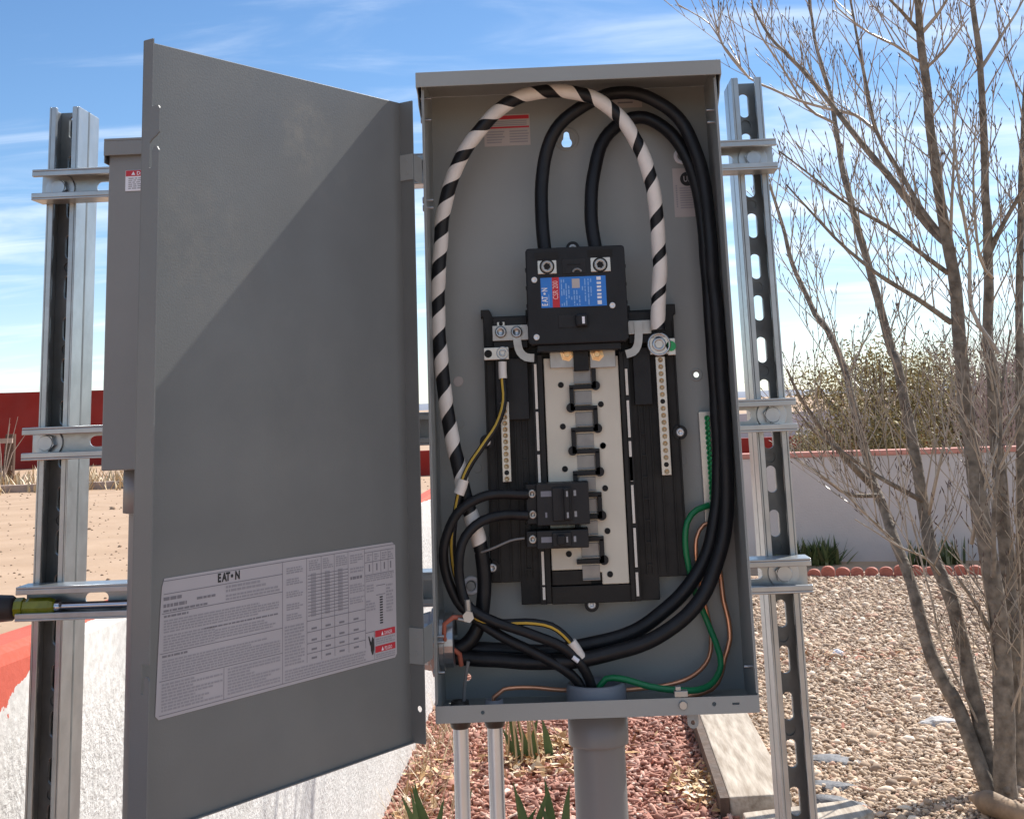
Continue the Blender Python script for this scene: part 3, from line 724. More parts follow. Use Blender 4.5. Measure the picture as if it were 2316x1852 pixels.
vs, fs = plate([(-HW+.0016, .0), (HW-.0016, .0), (HW-.0016, D), (-HW+.0016, D)], [circ(0, .060, .031, 32), circ(-.1587, .06, .010, 16), circ(-.1188, .06, .010, 16), circ(.150, .05, .002, 10)], .0015, lambda a, bb, c: (a, bb, BZ+.0008+c))
b.add(vs, fs); b.build('floor_plate', PAINT, panel)
h1 = S(1092, 1610, 0); h2 = S(1615, 1591, 0); h3 = S(1664, 1590, 0)
vs, fs = plate([(-HW+.001, BZ), (HW-.001, BZ), (HW-.001, BZ+.0182), (-HW+.001, BZ+.0182)], [circ(h1.x, h1.z, .0022, 12), circ(h2.x, h2.z, .0024, 12), [(h3.x-.004, h3.z-.0012), (h3.x+.004, h3.z-.0012), (h3.x+.004, h3.z+.0012), (h3.x-.004, h3.z+.0012)]], .0015, lambda a, bb, c: (a, -.0008+c, bb))
b = MB(); b.add(vs, fs); b.build('front_lip', PAINT, panel)
# rain hood
b = MB(); hx = HW+.0058
b.box(-hx, hx, -.0088, D+.002, BZ+H-.0026, BZ+H); b.box(-hx, hx, -.0104, -.0088, BZ+H-.0188, BZ+H)
for s in (-1, 1):
    pl = [(-.0088, BZ+H-.0026), (-.0088, BZ+H-.0188), (.010, BZ+H-.024), (.018, BZ+H-.036), (.05, BZ+H-.050), (D, BZ+H-.052), (D, BZ+H-.0026)]
    b.prism(pl, 'x', s*hx, s*(hx-.0016))
b.build('rain_hood', PAINT, panel, bevel=.0012)
for ox in (1103, 1272):
    q = O(ox, 130, .06); b = MB(); b.cyl((q.x, .10, BZ+H), (0, 0, 1), .0055, .0045, 6); b.build('hood_screw', ZINC, panel)
# screws through the left side wall, seen inside and out
for ox, oy in ((897, 208), (900, 253), (900, 422), (902, 438), (917, 1352), (918, 1416), (912, 1340)):
    q = O(ox, oy, .03); b = MB(); b.cyl((-HW-.004, .03, q.z), (1, 0, 0), .0045, .0045, 10); b.cyl((-HW, .03, q.z), (1, 0, 0), .0018, .009, 8); b.build('wall_screw', ZINC, panel)
for ox, oy in ((1496, 232), (1490, 258), (1590, 1402)):
    q = O(ox, oy, .03); b = MB(); b.cyl((HW-.001, .03, q.z), (-1, 0, 0), .0022, .010, 8); b.build('wall_screw', ZINC, panel)
# stickers on the back plate
def sticker(corners, Y, m, name='sticker'):
    xs = [c.x for c in corners]; zs = [c.z for c in corners]; b = MB(); b.box(min(xs), max(xs), Y-.0004, Y, min(zs), max(zs)); o = b.build(name, m, panel)
    return min(xs), max(xs), min(zs), max(zs), o
x0, x1, z0, z1, st = sticker([S(1094, 262, YB), S(1200, 328, YB)], YB, LABELC, 'warning_sticker')
b = MB(); zz = z1; hh = z1-z0
b.box(x0+.001, x1-.001, YB-.0006, YB-.00045, zz-hh*.155, zz-hh*.035); b.box(x0+.001, x1-.001, YB-.0006, YB-.00045, zz-hh*.44, zz-hh*.385); b.build('sticker_band', LRED, st)
b = MB()
for r_ in range(2):
    xa = x0+.003+r_*(x1-x0)*.5
    for i in range(5):
        z = z1-hh*.52-i*hh*.085; b.box(xa, xa+(x1-x0)*.42*rng.uniform(.7, 1), YB-.0006, YB-.00045, z-hh*.045, z)
for i in range(3): z = z1-hh*.2-i*hh*.06; b.box(x0+.004, x1-.004, YB-.0006, YB-.00045, z-hh*.035, z)
b.build('sticker_print', PRINTL, st)
x0, x1, z0, z1, st = sticker([S(1520, 382, YB), S(1594, 489, YB)], YB, LABELC, 'listing_sticker')
q = S(1554, 405, YB-.0006); b = MB(); b.cyl((q.x, YB-.0005, q.z), (0, -1, 0), .0092, .0002, 28); ul = b.build('listing_mark', INK, st)
vs, fs = text('UL', .0105, ((q.x, YB-.0009, q.z-.0036), (1, 0, 0), (0, 0, 1)), .0002, 'CENTER', .8); b = MB(); b.add(vs, fs); b.build('mark_letters', LABEL, st)
b = MB()
for i in range(9):
    z = z1-.0255-i*.0032; b.box(x0+.008, x1-.004-rng.uniform(0, .008), YB-.0006, YB-.00045, z-.0014, z)
for i in range(10):
    z = z1-.022-i*.003; b.box(x0+.003, x0+.005, YB-.0006, YB-.00045, z-.002, z)
b.build('sticker_print', PRINTL, st)
x0, x1, z0, z1, st = sticker([O(1290, 207, YB), O(1352, 226, YB)], YB, LABELC, 'small_sticker')
b = MB(); b.box(x0+.006, x1-.012, YB-.0006, YB-.00045, (z0+z1)/2-.001, (z0+z1)/2+.001); b.build('sticker_print', PRINT, st)
# mounting bolts with white washers on the back plate
for ox, oy in ((1436, 329), (992, 1232)):
    q = O(ox, oy, YB); b = MB(); b.lathe((q.x, YB, q.z), (0, -1, 0), [(0, .0110), (.0025, .0108), (.0025, .0062), (.001, .0060)], 26); b.build('white_washer', LWHITE, panel)
    b = MB(); b.cyl((q.x, YB, q.z), (0, -1, 0), .0055, .006, 6); b.build('mounting_bolt', ZINC, panel)
# hasp under the lip, clip and screw at the lip
q = S(1568, 1634, .004); b = MB(); vs, fs = plate([(q.x-.006, BZ-.001)]+[(q.x+.0062*math.cos(R(180)+R(180)*i/12), q.z+.0062*math.sin(R(180)+R(180)*i/12)) for i in range(13)]+[(q.x+.006, BZ-.001)], [circ(q.x, q.z, .0026, 14)], .002, lambda a, bb, c: (a, .006+c, bb))
b.add(vs, fs); b.build('hasp', PAINT, panel)
q = S(1545, 1594, -.002); b = MB(); b.cyl((q.x, -.0016, q.z), (0, -1, 0), .0052, .003, 16, .0042); b.build('lip_screw', ZINC, panel)
q = S(1540, 1568, .004); b = MB(); b.box(q.x-.0075, q.x+.0075, -.001, .010, q.z-.003, q.z+.0035); b.box(q.x-.006, q.x, .001, .008, q.z+.0035, q.z+.008); b.build('lip_clip', TIN, panel, bevel=.0006)

# ---- door
ph = 2.1488; DW, DB, DT = .3918, -.0132, .7093
door = bpy.data.objects.new('door', None)
dsrc = MB()
dsrc.box(0, DW, -.0016, 0, DB, DT)
# hinge-side flange with one hole
vs, fs = plate([(0, DB), (.019, DB), (.019, DT), (0, DT)], [circ(.0115, .0225, .0034, 16)], .0015, lambda a, bb, c: (.0008+c, a, bb)); dsrc.add(vs, fs)
dB = Vector((-.20501, -.02555, BZ)); du = Vector((math.cos(ph), -math.sin(ph), 0)); dn = Vector((math.sin(ph), math.cos(ph), 0))
Fp = dB+du*DW+dn*.012
def ez(y): return zrow(Fp.x, Fp.y, y)-BZ
zt1, zt2, zt3, zt4, zt5, zt6 = ez(241), ez(302), ez(316), ez(380), ez(333), ez(345)
zb1, zb2, zb3 = ez(1502), ez(1570), ez(1530)
nw, fw_, md_ = .0128, .0238, .0105
fl = [(0, DB), (0, DT), (nw, DT), (nw, zt1), (fw_-.002, zt1), (fw_, zt1-.003), (fw_, zt2), (fw_-.004, zt2-.003), (md_+.003, zt3), (md_, zt3-.003), (md_, zt4), (md_+.0035, zt4), (md_+.0035, zt5-.004), (md_+.006, zt5), (fw_-.003, zt5), (fw_, zt5-.004),
      (fw_, zb1), (md_+.003, zb1), (md_+.003, zb2), (md_+.0065, zb2), (md_+.0065, zb3), (fw_-.002, zb3), (fw_, zb3-.003), (fw_, DB)]
vs, fs = plate(fl, [], .0015, lambda a, bb, c: (DW-.0008+c, a, bb)); dsrc.add(vs, fs)
dsrc.box(.0015, DW-.0015, 0, .004, DB, DB+.0015)
dme = dsrc.mesh('door')
bpy.data.objects.remove(door)
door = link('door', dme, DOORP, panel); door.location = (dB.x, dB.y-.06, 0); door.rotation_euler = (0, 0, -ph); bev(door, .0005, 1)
door['label'] = 'open door of the panel seen from its inner side'
# hinge straps from the flange across to the box edge (door-local frame)
Tl = Vector((-HW-.001, 0, 0))-Vector((dB.x, dB.y, 0)); tx, ty = Tl.dot(du), Tl.dot(dn)
for (ya, yb) in ((357, 414), (1412, 1492)):
    za, zb_ = zrow(-.19, -.01, ya)-BZ, zrow(-.19, -.01, yb)-BZ
    b = MB(); b.add([(.0016, .0, zb_), (.0016, .019, zb_), (tx, ty, zb_), (.0016, .0, za), (.0016, .019, za), (tx, ty, za), (.0030, .0, zb_), (.0030, .019, zb_), (tx+.0015, ty-.0008, zb_), (.0030, .0, za), (.0030, .019, za), (tx+.0015, ty-.0008, za)],
          [(0, 1, 4, 3), (1, 2, 5, 4), (6, 9, 10, 7), (7, 10, 11, 8), (0, 6, 7, 1), (1, 7, 8, 2), (3, 4, 10, 9), (4, 5, 11, 10), (2, 8, 11, 5), (0, 3, 9, 6)]); b.build('hinge', PAINT, door, local=True)
    for f in (.3, .75):
        b = MB(); b.cyl((.0030, .0095, zb_+(za-zb_)*f), (1, 0, 0), .0022, .0006, 12); b.build('hinge_dimple', PAINT, door, local=True)
# the big instruction label on the inside of the door: door-local x runs to the left in the picture
LX0, LX1, LZ0, LZ1 = .0255, .3600, 1.2300-BZ, 1.3515-BZ
def lp(u, v): return LX1-(LX1-LX0)*u, LZ1-(LZ1-LZ0)*v           # u from the left edge, v from the top, 0..1
b = MB()
pts = []
cr_ = .004
lab_y = .0007
outline = [lp(.012, 0), lp(.5, -.006), lp(.985, .0), lp(1, .03), lp(1, .97), lp(.99, 1), lp(0, 1.0), lp(-.012, .97), lp(-.006, .55), lp(.0, .22), lp(.004, .06)]
b.prism(outline, 'y', .0001, lab_y); b.build('instruction_label', LABEL, door, local=True)
pg, pl_, pk, prd, pwh = MB(), MB(), MB(), MB(), MB()
def q4(mb, u0, v0, u1, v1, lift=.0002):
    xa, za = lp(u0, v0); xb, zb_ = lp(u1, v1); y = lab_y+lift
    mb.add([(xa, y, za), (xb, y, za), (xb, y, zb_), (xa, y, zb_)], [(0, 1, 2, 3)])
def para(u0, u1, v0, v1, rows, mb=None, rag=.2, heavy=.62):
    mb = mb or pl_; hrow = (v1-v0)/rows
    for i in range(rows):
        u = u0; ue = u1-(u1-u0)*rng.uniform(0, rag)*(rng.random() < .5)
        while u < ue:
            l = rng.uniform(.006, .022); q4(mb, u, v0+i*hrow+hrow*(1-heavy)/2, min(u+l, ue), v0+i*hrow+hrow*(1+heavy)/2); u += l+.0028
def hl(u0, u1, v): q4(pg, u0, v-.0028, u1, v+.0028)
def vl(u, v0, v1): q4(pg, u-.0009, v0, u+.0009, v1)
# frame lines
hl(.01, .995, .02); hl(.0, .99, .975)
vl(.47, .02, .975); vl(.575, .02, .86); vl(.64, .02, .86); vl(.70, .02, .86); vl(.765, .02, .86); vl(.845, .02, .86)
# left block
hl(.01, .47, .115); hl(.005, .47, .255); hl(.0, .47, .54); hl(.0, .47, .735)
para(.01, .09, .13, .17, 1, pg); para(.01, .10, .18, .22, 1, pg); para(.01, .17, .225, .25, 1, pg); para(.13, .20, .17, .2, 1, pg)
para(.24, .40, .125, .185, 2); para(.24, .46, .195, .245, 2)
para(.012, .10, .265, .29, 1, pg); para(.012, .455, .30, .40, 5); para(.012, .2, .41, .53, 6); para(.16, .45, .41, .43, 1, pg); para(.2, .44, .44, .52, 4)
para(.008, .10, .55, .575, 1, pg); para(.008, .46, .585, .725, 7, rag=.35)
para(.008, .23, .75, .955, 9, rag=.5); para(.25, .46, .75, .955, 9, rag=.6); vl(.235, .74, .975)
# ratings table
for k_, (u0, u1) in enumerate(((.475, .57),)):
    for v in (.07, .16, .26, .36, .44): para(u0+.012, u1-.012, v, v+.055, 3, rag=.4)
    para(u0+.004, u1-.006, .53, .85, 13)
for i in range(13): hl(.58, .765, .165+i*.027)
for u in (.605, .668, .728): q4(pl_, u-.011, .15, u+.011, .50)
for u0, u1 in ((.585, .635), (.648, .695), (.708, .76)): para(u0, u1, .04, .13, 5, rag=.5)
para(.775, .84, .05, .13, 4, rag=.5); para(.775, .84, .16, .21, 2); para(.775, .84, .23, .27, 1, pg); para(.772, .842, .30, .38, 4); para(.772, .842, .41, .47, 3)
for v in (.53, .62, .71, .79): hl(.575, .845, v)
for u in (.607, .67, .733, .80):
    for v in (.60, .69, .765, .835): q4(pg, u-.012, v-.012, u+.012, v+.004)
para(.48, .845, .875, .965, 4, rag=.1)
# right block: small table, diagram, warnings
for u in (.885, .925, .962): vl(u, .06, .24)
hl(.845, .99, .055); hl(.845, .99, .14); hl(.845, .99, .25)
para(.85, .99, .255, .31, 3, rag=.1)
for u in (.868, .905, .943, .975): para(u-.012, u+.012, .07, .13, 3, rag=.5); q4(pg, u-.003, .16, u+.003, .22)
para(.853, .89, .33, .40, 3, rag=.5); para(.95, .985, .35, .60, 9, rag=.6); para(.85, .895, .46, .56, 4, rag=.5)
for i in range(11): q4(pk, .917, .45+i*.022, .932, .462+i*.022)
q4(pg, .90, .35, .945, .356); q4(pg, .90, .43, .945, .436)
hl(.845, .89, .735); vl(.888, .735, .97)
q4(prd, .892, .735, .992, .79); q4(prd, .892, .865, .992, .92)
for v in (.735, .865):
    xa, za = lp(.922, v+.047); pwh.add([(xa, lab_y+.0004, za), (xa-.0035, lab_y+.0004, za), (xa-.00175, lab_y+.0004, za+.0042)], [(0, 1, 2)])
for s_, v in (('DANGER', .782), ('PELIGRO', .912)):
    xa, za = lp(.937, v); vs, fs = text(s_, .0052, ((xa, lab_y+.0004, za), (-1, 0, 0), (0, 0, 1)), 0.0, sx=.62); pwh.add(vs, fs)
para(.895, .99, .80, .855, 3, rag=.2); para(.895, .99, .93, .965, 2, rag=.2)
# pictogram of a hand
pk.add([(lp(.858, .77)[0], lab_y+.0003, lp(.858, .77)[1]), (lp(.862, .765)[0], lab_y+.0003, lp(.862, .765)[1]), (lp(.872, .83)[0], lab_y+.0003, lp(.872, .83)[1]), (lp(.867, .85)[0], lab_y+.0003, lp(.867, .85)[1])], [(0, 1, 2, 3)])
hp = [(.878, .775), (.885, .80), (.886, .88), (.882, .925), (.876, .93), (.870, .89), (.869, .84)]
pk.add([(lp(u, v)[0], lab_y+.0003, lp(u, v)[1]) for u, v in hp], [tuple(range(len(hp)))])
# maker's name
xa, za = lp(.208, .092)
for s_, dx_, sz_ in (('E', 0, .0108), ('A', -.0058, .0108), ('T', -.0108, .0108), ('N', -.0225, .0108)):
    vs, fs = text(s_, sz_, ((xa+dx_, lab_y+.0003, za), (-1, 0, 0), (0, 0, 1)), .00045, sx=.78); pk.add(vs, fs)
pk.add([(xa-.0186+.0017*math.cos(i*math.pi/5), lab_y+.0003, za+.0037+.0017*math.sin(i*math.pi/5)) for i in range(10)], [tuple(range(10))])
pg.build('label_lines', PRINT, door, local=True); pl_.build('label_text', PRINTL, door, local=True); pk.build('label_lettering', INK, door, local=True)
prd.build('label_red_band', LRED, door, local=True); pwh.build('label_warning', LWHITE, door, local=True)

# ---- conduit nipple through the left side wall
zn = O(965, 1345, .075).z
t = thing('conduit_nipple', 'zinc conduit nipple with locknuts joining panel and meter box at lower left', 'conduit fitting', (-.23, .04, zn))
b = MB(); b.lathe((-.30, .07, zn), (1, 0, 0), [(0, .026), (.10, .026), (.135, .026)], 30); b.build('nipple', ZINC, t)
b = MB(); b.lathe((-.1835, .07, zn), (-1, 0, 0), [(0, .027), (0, .038), (.006, .038), (.0075, .033), (.010, .033), (.022, .030), (.022, .026)], 12, False); b.build('locknut', ZINC, t)
b = MB(); b.lathe((-.1800, .07, zn), (1, 0, 0), [(0, .027), (0, .0335), (.005, .0335), (.006, .031), (.016, .031), (.0175, .028), (.0175, .024), (0, .024)], 26, False); b.build('bushing', ZINC, t)

# ---- load centre interior
YI = .0950
lc = thing('load_center', 'black plastic load center with milky bus insulator bolted to the back of the panel', 'load center', (0, .10, 1.26))
b = MB()
out = [(-.1200, 1.606), (-.1200, 1.2862), (-.0838, 1.2862), (-.0838, 1.2598), (.0838, 1.2598), (.0838, 1.2862), (.1200, 1.2862), (.1200, 1.600), (.1230, 1.600), (.1230, 1.613), (.112, 1.613), (.108, 1.607), (.066, 1.607), (.066, 1.613), (-.066, 1.613), (-.066, 1.606), (-.108, 1.606), (-.112, 1.615), (-.1225, 1.615), (-.1225, 1.604)]
b.prism(out, 'y', YI+.003, YB-.0005); b.build('base_tray', BLACKB, lc, bevel=.001)
# ribbed side trays
b = MB()
for s in (-1, 1):
    for x in (.1185, .1085, .0945, .0840, .0770, .0700):
        b.box(s*x-.0006, s*x+.0006, YI-.001, YI+.0032, 1.290, 1.592)
    for z in [1.30+i*.0257 for i in range(11)]:
        b.box(s*.0705, s*.0765, YI-.0005, YI+.0032, z, z+.0016)
b.build('tray_rib', BLACKB, lc)
b = MB(); b.box(-.107, -.064, YI-.012, YI+.003, 1.565, 1.604); b.build('lug_mount', BLACKP, lc, bevel=.001)
for bx4 in ((.062, .107, 1.565, 1.604, .012), (-.106, -.0655, 1.478, 1.553, .008), (.0655, .0875, 1.490, 1.560, .008)):
    b = MB(); b.box(bx4[0], bx4[1], YI-bx4[4], YI+.003, bx4[2], bx4[3]); b.build('lug_mount', BLACKP, lc, bevel=.001)
# ears with screws
for ox, oy in ((1206, 523), (1432, 910), (1037, 1195), (1246, 1272), (1025, 930)):
    q = O(ox, oy, YI); b = MB(); b.cyl((q.x, YI-.001, q.z), (0, 1, 0), .0088, .024, 22); b.build('mounting_ear', BLACKP, lc)
    b = MB(); b.lathe((q.x, YI-.001, q.z), (0, -1, 0), [(0, .0052), (.0022, .0046), (.0028, .0030), (.0014, .0024), (.0014, 0)], 18); b.build('ear_screw', SCREW, lc)
# slider rails: black strips with ivory sections
YS = .0830
b = MB(); 
for s in (-1, 1): b.box(s*.0525, s*.0600, YS+.0015, YI+.002, 1.2610, 1.556)
b.build('rail_base', BLACKP, lc)
segs_l = [(930, 1220), (1240, 1492), (1518, 1700)]; 
for (ya, yb) in segs_l: 
    qa, qb = A_(742, ya, YS), A_(770, yb, YS); b = MB(); b.box(-.0575, -.0545, YS-.002, YS+.0014, qb.z, qa.z); b.build('rail_strip', IVORY, lc)
for (ya, yb) in ((665, 868), (882, 958)):
    qa, qb = B_(745, ya, YS), B_(745, yb, YS); b = MB(); b.box(-.0575, -.0545, YS-.002, YS+.0014, qb.z, qa.z); b.build('rail_strip', IVORY, lc)
for fn, ya, yb in ((A_, 960, 1130), (A_, 1165, 1405), (A_, 1430, 1690), (B_, 85, 232), (B_, 258, 490), (B_, 520, 758), (B_, 790, 935)):
    qa, qb = fn(1350, ya, YS), fn(1350, yb, YS); b = MB(); b.box(.0548, .0578, YS-.002, YS+.0014, qb.z, qa.z); b.build('rail_strip', IVORY, lc)
# insulator
YM = .0840
ztI = A_(1000, 885, YM).z; zbI = B_(1200, 862, YM).z; zcut = B_(900, 778, YM).z
xcut = B_(1110, 830, YM).x
b = MB(); b.prism([(-.0455, ztI), (-.0455, zcut), (xcut-.012, zcut), (xcut-.012, zcut-.004), (xcut, zcut-.004), (xcut, zbI), (.0470, zbI), (.0470, ztI)], 'y', YM, YI+.002); b.build('bus_insulator', MILKY, lc, bevel=.0012)
b = MB(); b.box(-.0535, -.0470, YM-.002, YI+.002, 1.262, 1.556); b.box(.0482, .0535, YM-.002, YI+.002, 1.262, 1.556); b.box(-.0470, .0535, YM+.002, YI+.002, 1.2605, zbI-.0008); b.box(-.046, xcut-.013, YM+.004, YI+.002, zbI, zcut-.001); b.build('insulator_frame', BLACKB, lc, bevel=.0008)
# serpentine barrier: black wall between the stabs
YW = .0775
pitch = .0257
xL_, xR_ = A_(985, 1120, YM).x, A_(1128, 1010, YM).x
z_first = A_(1050, 1078, YM).z
b = MB(); th_ = .0028; nrow = 9
zt_ = A_(1100, 960, YM).z
def dxr(i): return .0
cur = xR_; zz = zt_
for i in range(nrow):
    z = z_first-i*pitch
    b.box(cur-th_, cur+th_, YW, YM+.0005, z-th_, zz)
    b.box(xL_-th_, xR_+th_, YW, YM+.0005, z-th_, z+th_)
    # rounded bulge at the outer corner
    b.cyl((cur+(.0018 if cur == xR_ else -.0018), YW, z+.001), (0, 1, 0), .0056, YM-YW, 16)
    cur = xL_ if cur == xR_ else xR_; zz = z
b.build('barrier', BLACKP, lc, bevel=.0006)
# stabs
for i in range(nrow+1):
    z = z_first-i*pitch; 
    b = MB(); b.box(xL_+.0035, xR_-.0035, YM-.0012, YM+.0004, z+th_+.0012, z+pitch-th_-.002)
    b.box(xL_+.0035, xR_-.0035, YW+.0005, YM-.0012, z+th_+.0012, z+th_+.0024)
    b.build('bus_stab', STAB, lc, bevel=.0004)
# dark holes in the insulator
for fn, x, y in ((A_, 915, 1065), (A_, 1175, 1190), (A_, 928, 1335), (A_, 1188, 1460), (A_, 942, 1610), (B_, 1115, 20), (B_, 1128, 280), (B_, 1142, 540), (B_, 907, 680), (B_, 1158, 803)):
    q = fn(x, y, YM); b = MB(); b.cyl((q.x, YM-.0008, q.z), (0, 1, 0), .0036, .0011, 18); b.build('rivet_hole', DARK, lc)
# top bus connections with copper-coloured bolts
for x in (955, 1150):
    q = A_(x, 866, .078); b = MB(); b.box(q.x-.0215 if x < 1000 else q.x-.0095, q.x+.0095 if x < 1000 else q.x+.0225, .0785, .0815, q.z-.0165, q.z+.0185); b.build('bus_tab', TIN, lc, bevel=.0008)
    b = MB(); b.lathe((q.x, .0785, q.z), (0, -1, 0), [(0, .0088), (.0016, .0088), (.0018, .0066), (.0066, .0062), (.0070, .0040), (.0045, .0034), (.0045, 0)], 6, False); b.build('bus_bolt', BRASS, lc)
b = MB(); qa, qb = A_(992, 790, .07), A_(1100, 972, .07); b.box(qa.x, qb.x, .070, .095, qb.z, qa.z+.02); b.build('center_post', BLACKP, lc, bevel=.001)
# neutral links (S-bent bars)
YN = .0760
def flat_bar(pts, wdt, y0, y1, name, parent):
    P = smooth([Vector((p.x, 0, p.z)) for p in pts], .004); vs = []; n_ = len(P)
    for k_ in range(n_):
        T = (P[min(n_-1, k_+1)]-P[max(0, k_-1)]).normalized(); nn = Vector((-T.z, 0, T.x))*wdt/2
        for sgn in (1, -1):
            for y in (y0, y1): q = P[k_]+nn*sgn; vs.append((q.x, y, q.z))
    fs = [(0, 1, 3, 2), ((n_-1)*4, (n_-1)*4+2, (n_-1)*4+3, (n_-1)*4+1)]
    for k_ in range(n_-1):
        a, c = k_*4, k_*4+4; fs += [(a, a+2, c+2, c), (a+1, c+1, c+3, a+3), (a, c, c+1, a+1), (a+2, a+3, c+3, c+2)]
    b = MB(); b.add(vs, fs); return b.build(name, TIN, parent)
qa, qb = A_(472, 780, YN), A_(708, 672, YN); b = MB(); b.box(qa.x, qb.x, YN, YN+.003, qa.z, qb.z); b.build('neutral_link', TIN, lc, bevel=.0005)
flat_bar([A_(632, 690, YN), A_(632, 780, YN), A_(650, 850, YN), A_(690, 885, YN), A_(742, 890, YN)], .0098, YN-.003, YN-.0002, 'link_leg', lc)
qa, qb = A_(1330, 738, YN), A_(1500, 642, YN); b = MB(); b.box(qa.x, qb.x, YN, YN+.003, qa.z, qb.z); b.build('neutral_link', TIN, lc, bevel=.0005)
flat_bar([A_(1415, 655, YN), A_(1420, 740, YN), A_(1412, 810, YN), A_(1385, 850, YN), A_(1338, 865, YN)], .0098, YN-.003, YN-.0002, 'link_leg', lc)
for x, y in ((525, 722), (628, 722)):
    q = A_(x, y, YN); b = MB(); b.lathe((q.x, YN-.003, q.z), (0, -1, 0), [(-.003, .0072), (.0012, .0072), (.003, .0060), (.003, .0044), (.0016, .0040), (.0016, 0)], 20); b.build('link_screw', ZINC, lc)
qa, qb = A_(500, 690, .078), A_(550, 655, .078); b = MB(); b.box(qa.x, qb.x, .0785, .088, qa.z, qb.z); b.build('link_stud', BRIGHT, lc, bevel=.0006)
q = A_(525, 668, .078); b = MB(); b.cyl((q.x, .0785, q.z), (0, -1, 0), .0026, .0004, 12); b.build('stud_hole', DARK, lc)
# lugs
def lug(qa, qb, y0, name, screw, scr_r, holed=None):
    b = MB(); b.box(qa.x, qb.x, y0, y0+.014, qa.z, qb.z); o = b.build(name, BRIGHT, lc, bevel=.0008)
    b = MB(); b.lathe((screw.x, y0, screw.z), (0, -1, 0), [(-.002, scr_r), (.0004, scr_r), (.0004, scr_r*.82), (-.0006, scr_r*.80), (-.0006, scr_r*.62), (.0008, scr_r*.58), (.0008, scr_r*.34), (-.001, scr_r*.3), (-.001, 0)], 24); b.build('lug_screw', ZINC, o)
    if holed:
        b = MB(); b.cyl((holed.x, y0-.0003, holed.z), (0, -1, 0), .0048, .0004, 18); b.build('lug_hole', DARK, o)
    return o
lug(A_(415, 905, .072), A_(575, 818, .072), .072, 'neutral_lug', A_(537, 857, .072), .0078, A_(443, 863, .072))
lug(A_(1497, 868, .068), A_(1612, 752, .068), .068, 'neutral_lug', A_(1553, 800, .068), .0145)
lug(A_(1612, 872, .070), A_(1658, 760, .070), .070, 'neutral_lug', A_(1630, 812, .070), .006)
q = A_(1630, 812, .069); b = MB(); b.cyl((q.x, .0692, q.z), (0, -1, 0), .0062, .0012, 16); b.build('green_screw', GREENS, lc)
# neutral bars
def neutral_bar(pa, pb, wdt, n_, dark_at):
    b = MB(); b.box(pa.x-wdt/2, pa.x+wdt/2, .0800, .0880, pb.z, pa.z); o = b.build('neutral_bar', BRIGHT, lc, bevel=.0006)
    for i in range(n_):
        z = pa.z-(pa.z-pb.z)*(i+.5)/n_
        b = MB()
        if i in dark_at: b.cyl((pa.x, .0799, z), (0, -1, 0), .0030, .0003, 14); b.build('wire_hole', DARK, o)
        else: b.lathe((pa.x, .0800, z), (0, -1, 0), [(0, .0032), (.0006, .0030), (.0006, .0021), (.0001, .0019), (.0001, 0)], 12); b.build('bar_screw', TAN, o)
neutral_bar(A_(548, 1175, .08), A_(556, 1695, .08), .0107, 13, (11,))
neutral_bar(A_(1560, 880, .08), A_(1560, 1652, .08), .0118, 17, (6, 15))

# ---- main breaker
YF = .0400
mbk = thing('main_breaker', 'large black main breaker with blue and red label at the top of the load center', 'circuit breaker', (0, .07, 1.63))
b = MB(); b.prism([(-.0625, 1.5695), (-.0620, 1.680), (-.060, 1.6835), (.0575, 1.6835), (.0600, 1.681), (.0600, 1.5695), (.055, 1.566), (-.058, 1.566)], 'y', YF, .0935); b.build('body', BLACKP, mbk, bevel=.0016)
b = MB(); b.box(-.052, .050, YF+.006, .0935, 1.5575, 1.5660); b.build('lower_skirt', BLACKP, mbk, bevel=.001)
# recesses at the top for the lugs
for (xa, ya, xb, yb), (sx_, sy_) in (((765, 348, 885, 255), (825, 297)), ((1110, 333, 1235, 235), (1170, 285))):
    qa, qb = A_(xa, ya, YF), A_(xb, yb, YF)
    b = MB(); b.box(qa.x, qb.x, YF-.0022, YF+.002, qa.z, qb.z); o = b.build('line_lug', BRIGHT, mbk, bevel=.0008)
    q = A_(sx_, sy_, YF); b = MB(); b.lathe((q.x, YF-.0022, q.z), (0, -1, 0), [(0, .0092), (.0004, .0092), (.0004, .0078), (.0002, .0074)], 26); b.build('lug_rim', DARK, o)
    b = MB(); b.lathe((q.x, YF-.0022, q.z), (0, -1, 0), [(0, .0073), (.0010, .0070), (.0010, .0044), (.0002, .0042)], 26); b.build('lug_screw', TIN, o)
    b = MB(); b.cyl((q.x, YF-.0023, q.z), (0, -1, 0), .0043, .0004, 6); b.build('hex_socket', DARK, o)
    zc_ = qb.z+.006; b = MB(); b.box(qa.x-.003, qb.x+.003, YF-.0006, YF+.0004, qb.z+.001, qb.z+.010); b.build('wire_entry', DARK, mbk)
qa, qb = A_(925, 345, YF), A_(1075, 240, YF); b = MB(); b.box(qa.x, qb.x, YF-.0008, YF+.001, qa.z, qb.z); b.box(qa.x+.006, qb.x-.006, YF-.0016, YF, qa.z+.012, qb.z-.008); b.build('vent_cover', BREAKER, mbk, bevel=.0006)
q = A_(1020, 325, YF); b = MB(); pth = [Vector((q.x+.0055*math.cos(R(20+14*i)), YF-.0015, q.z-.003+.0055*math.sin(R(20+14*i)))) for i in range(11)]; b.tube(pth, .0014, 8); b.build('wire_tag', PVC, mbk)
q = A_(965, 322, YF); b = MB(); b.cyl((q.x, YF-.0008, q.z), (0, -1, 0), .004, .0012, 12); b.build('embossed_mark', BREAKER, mbk)
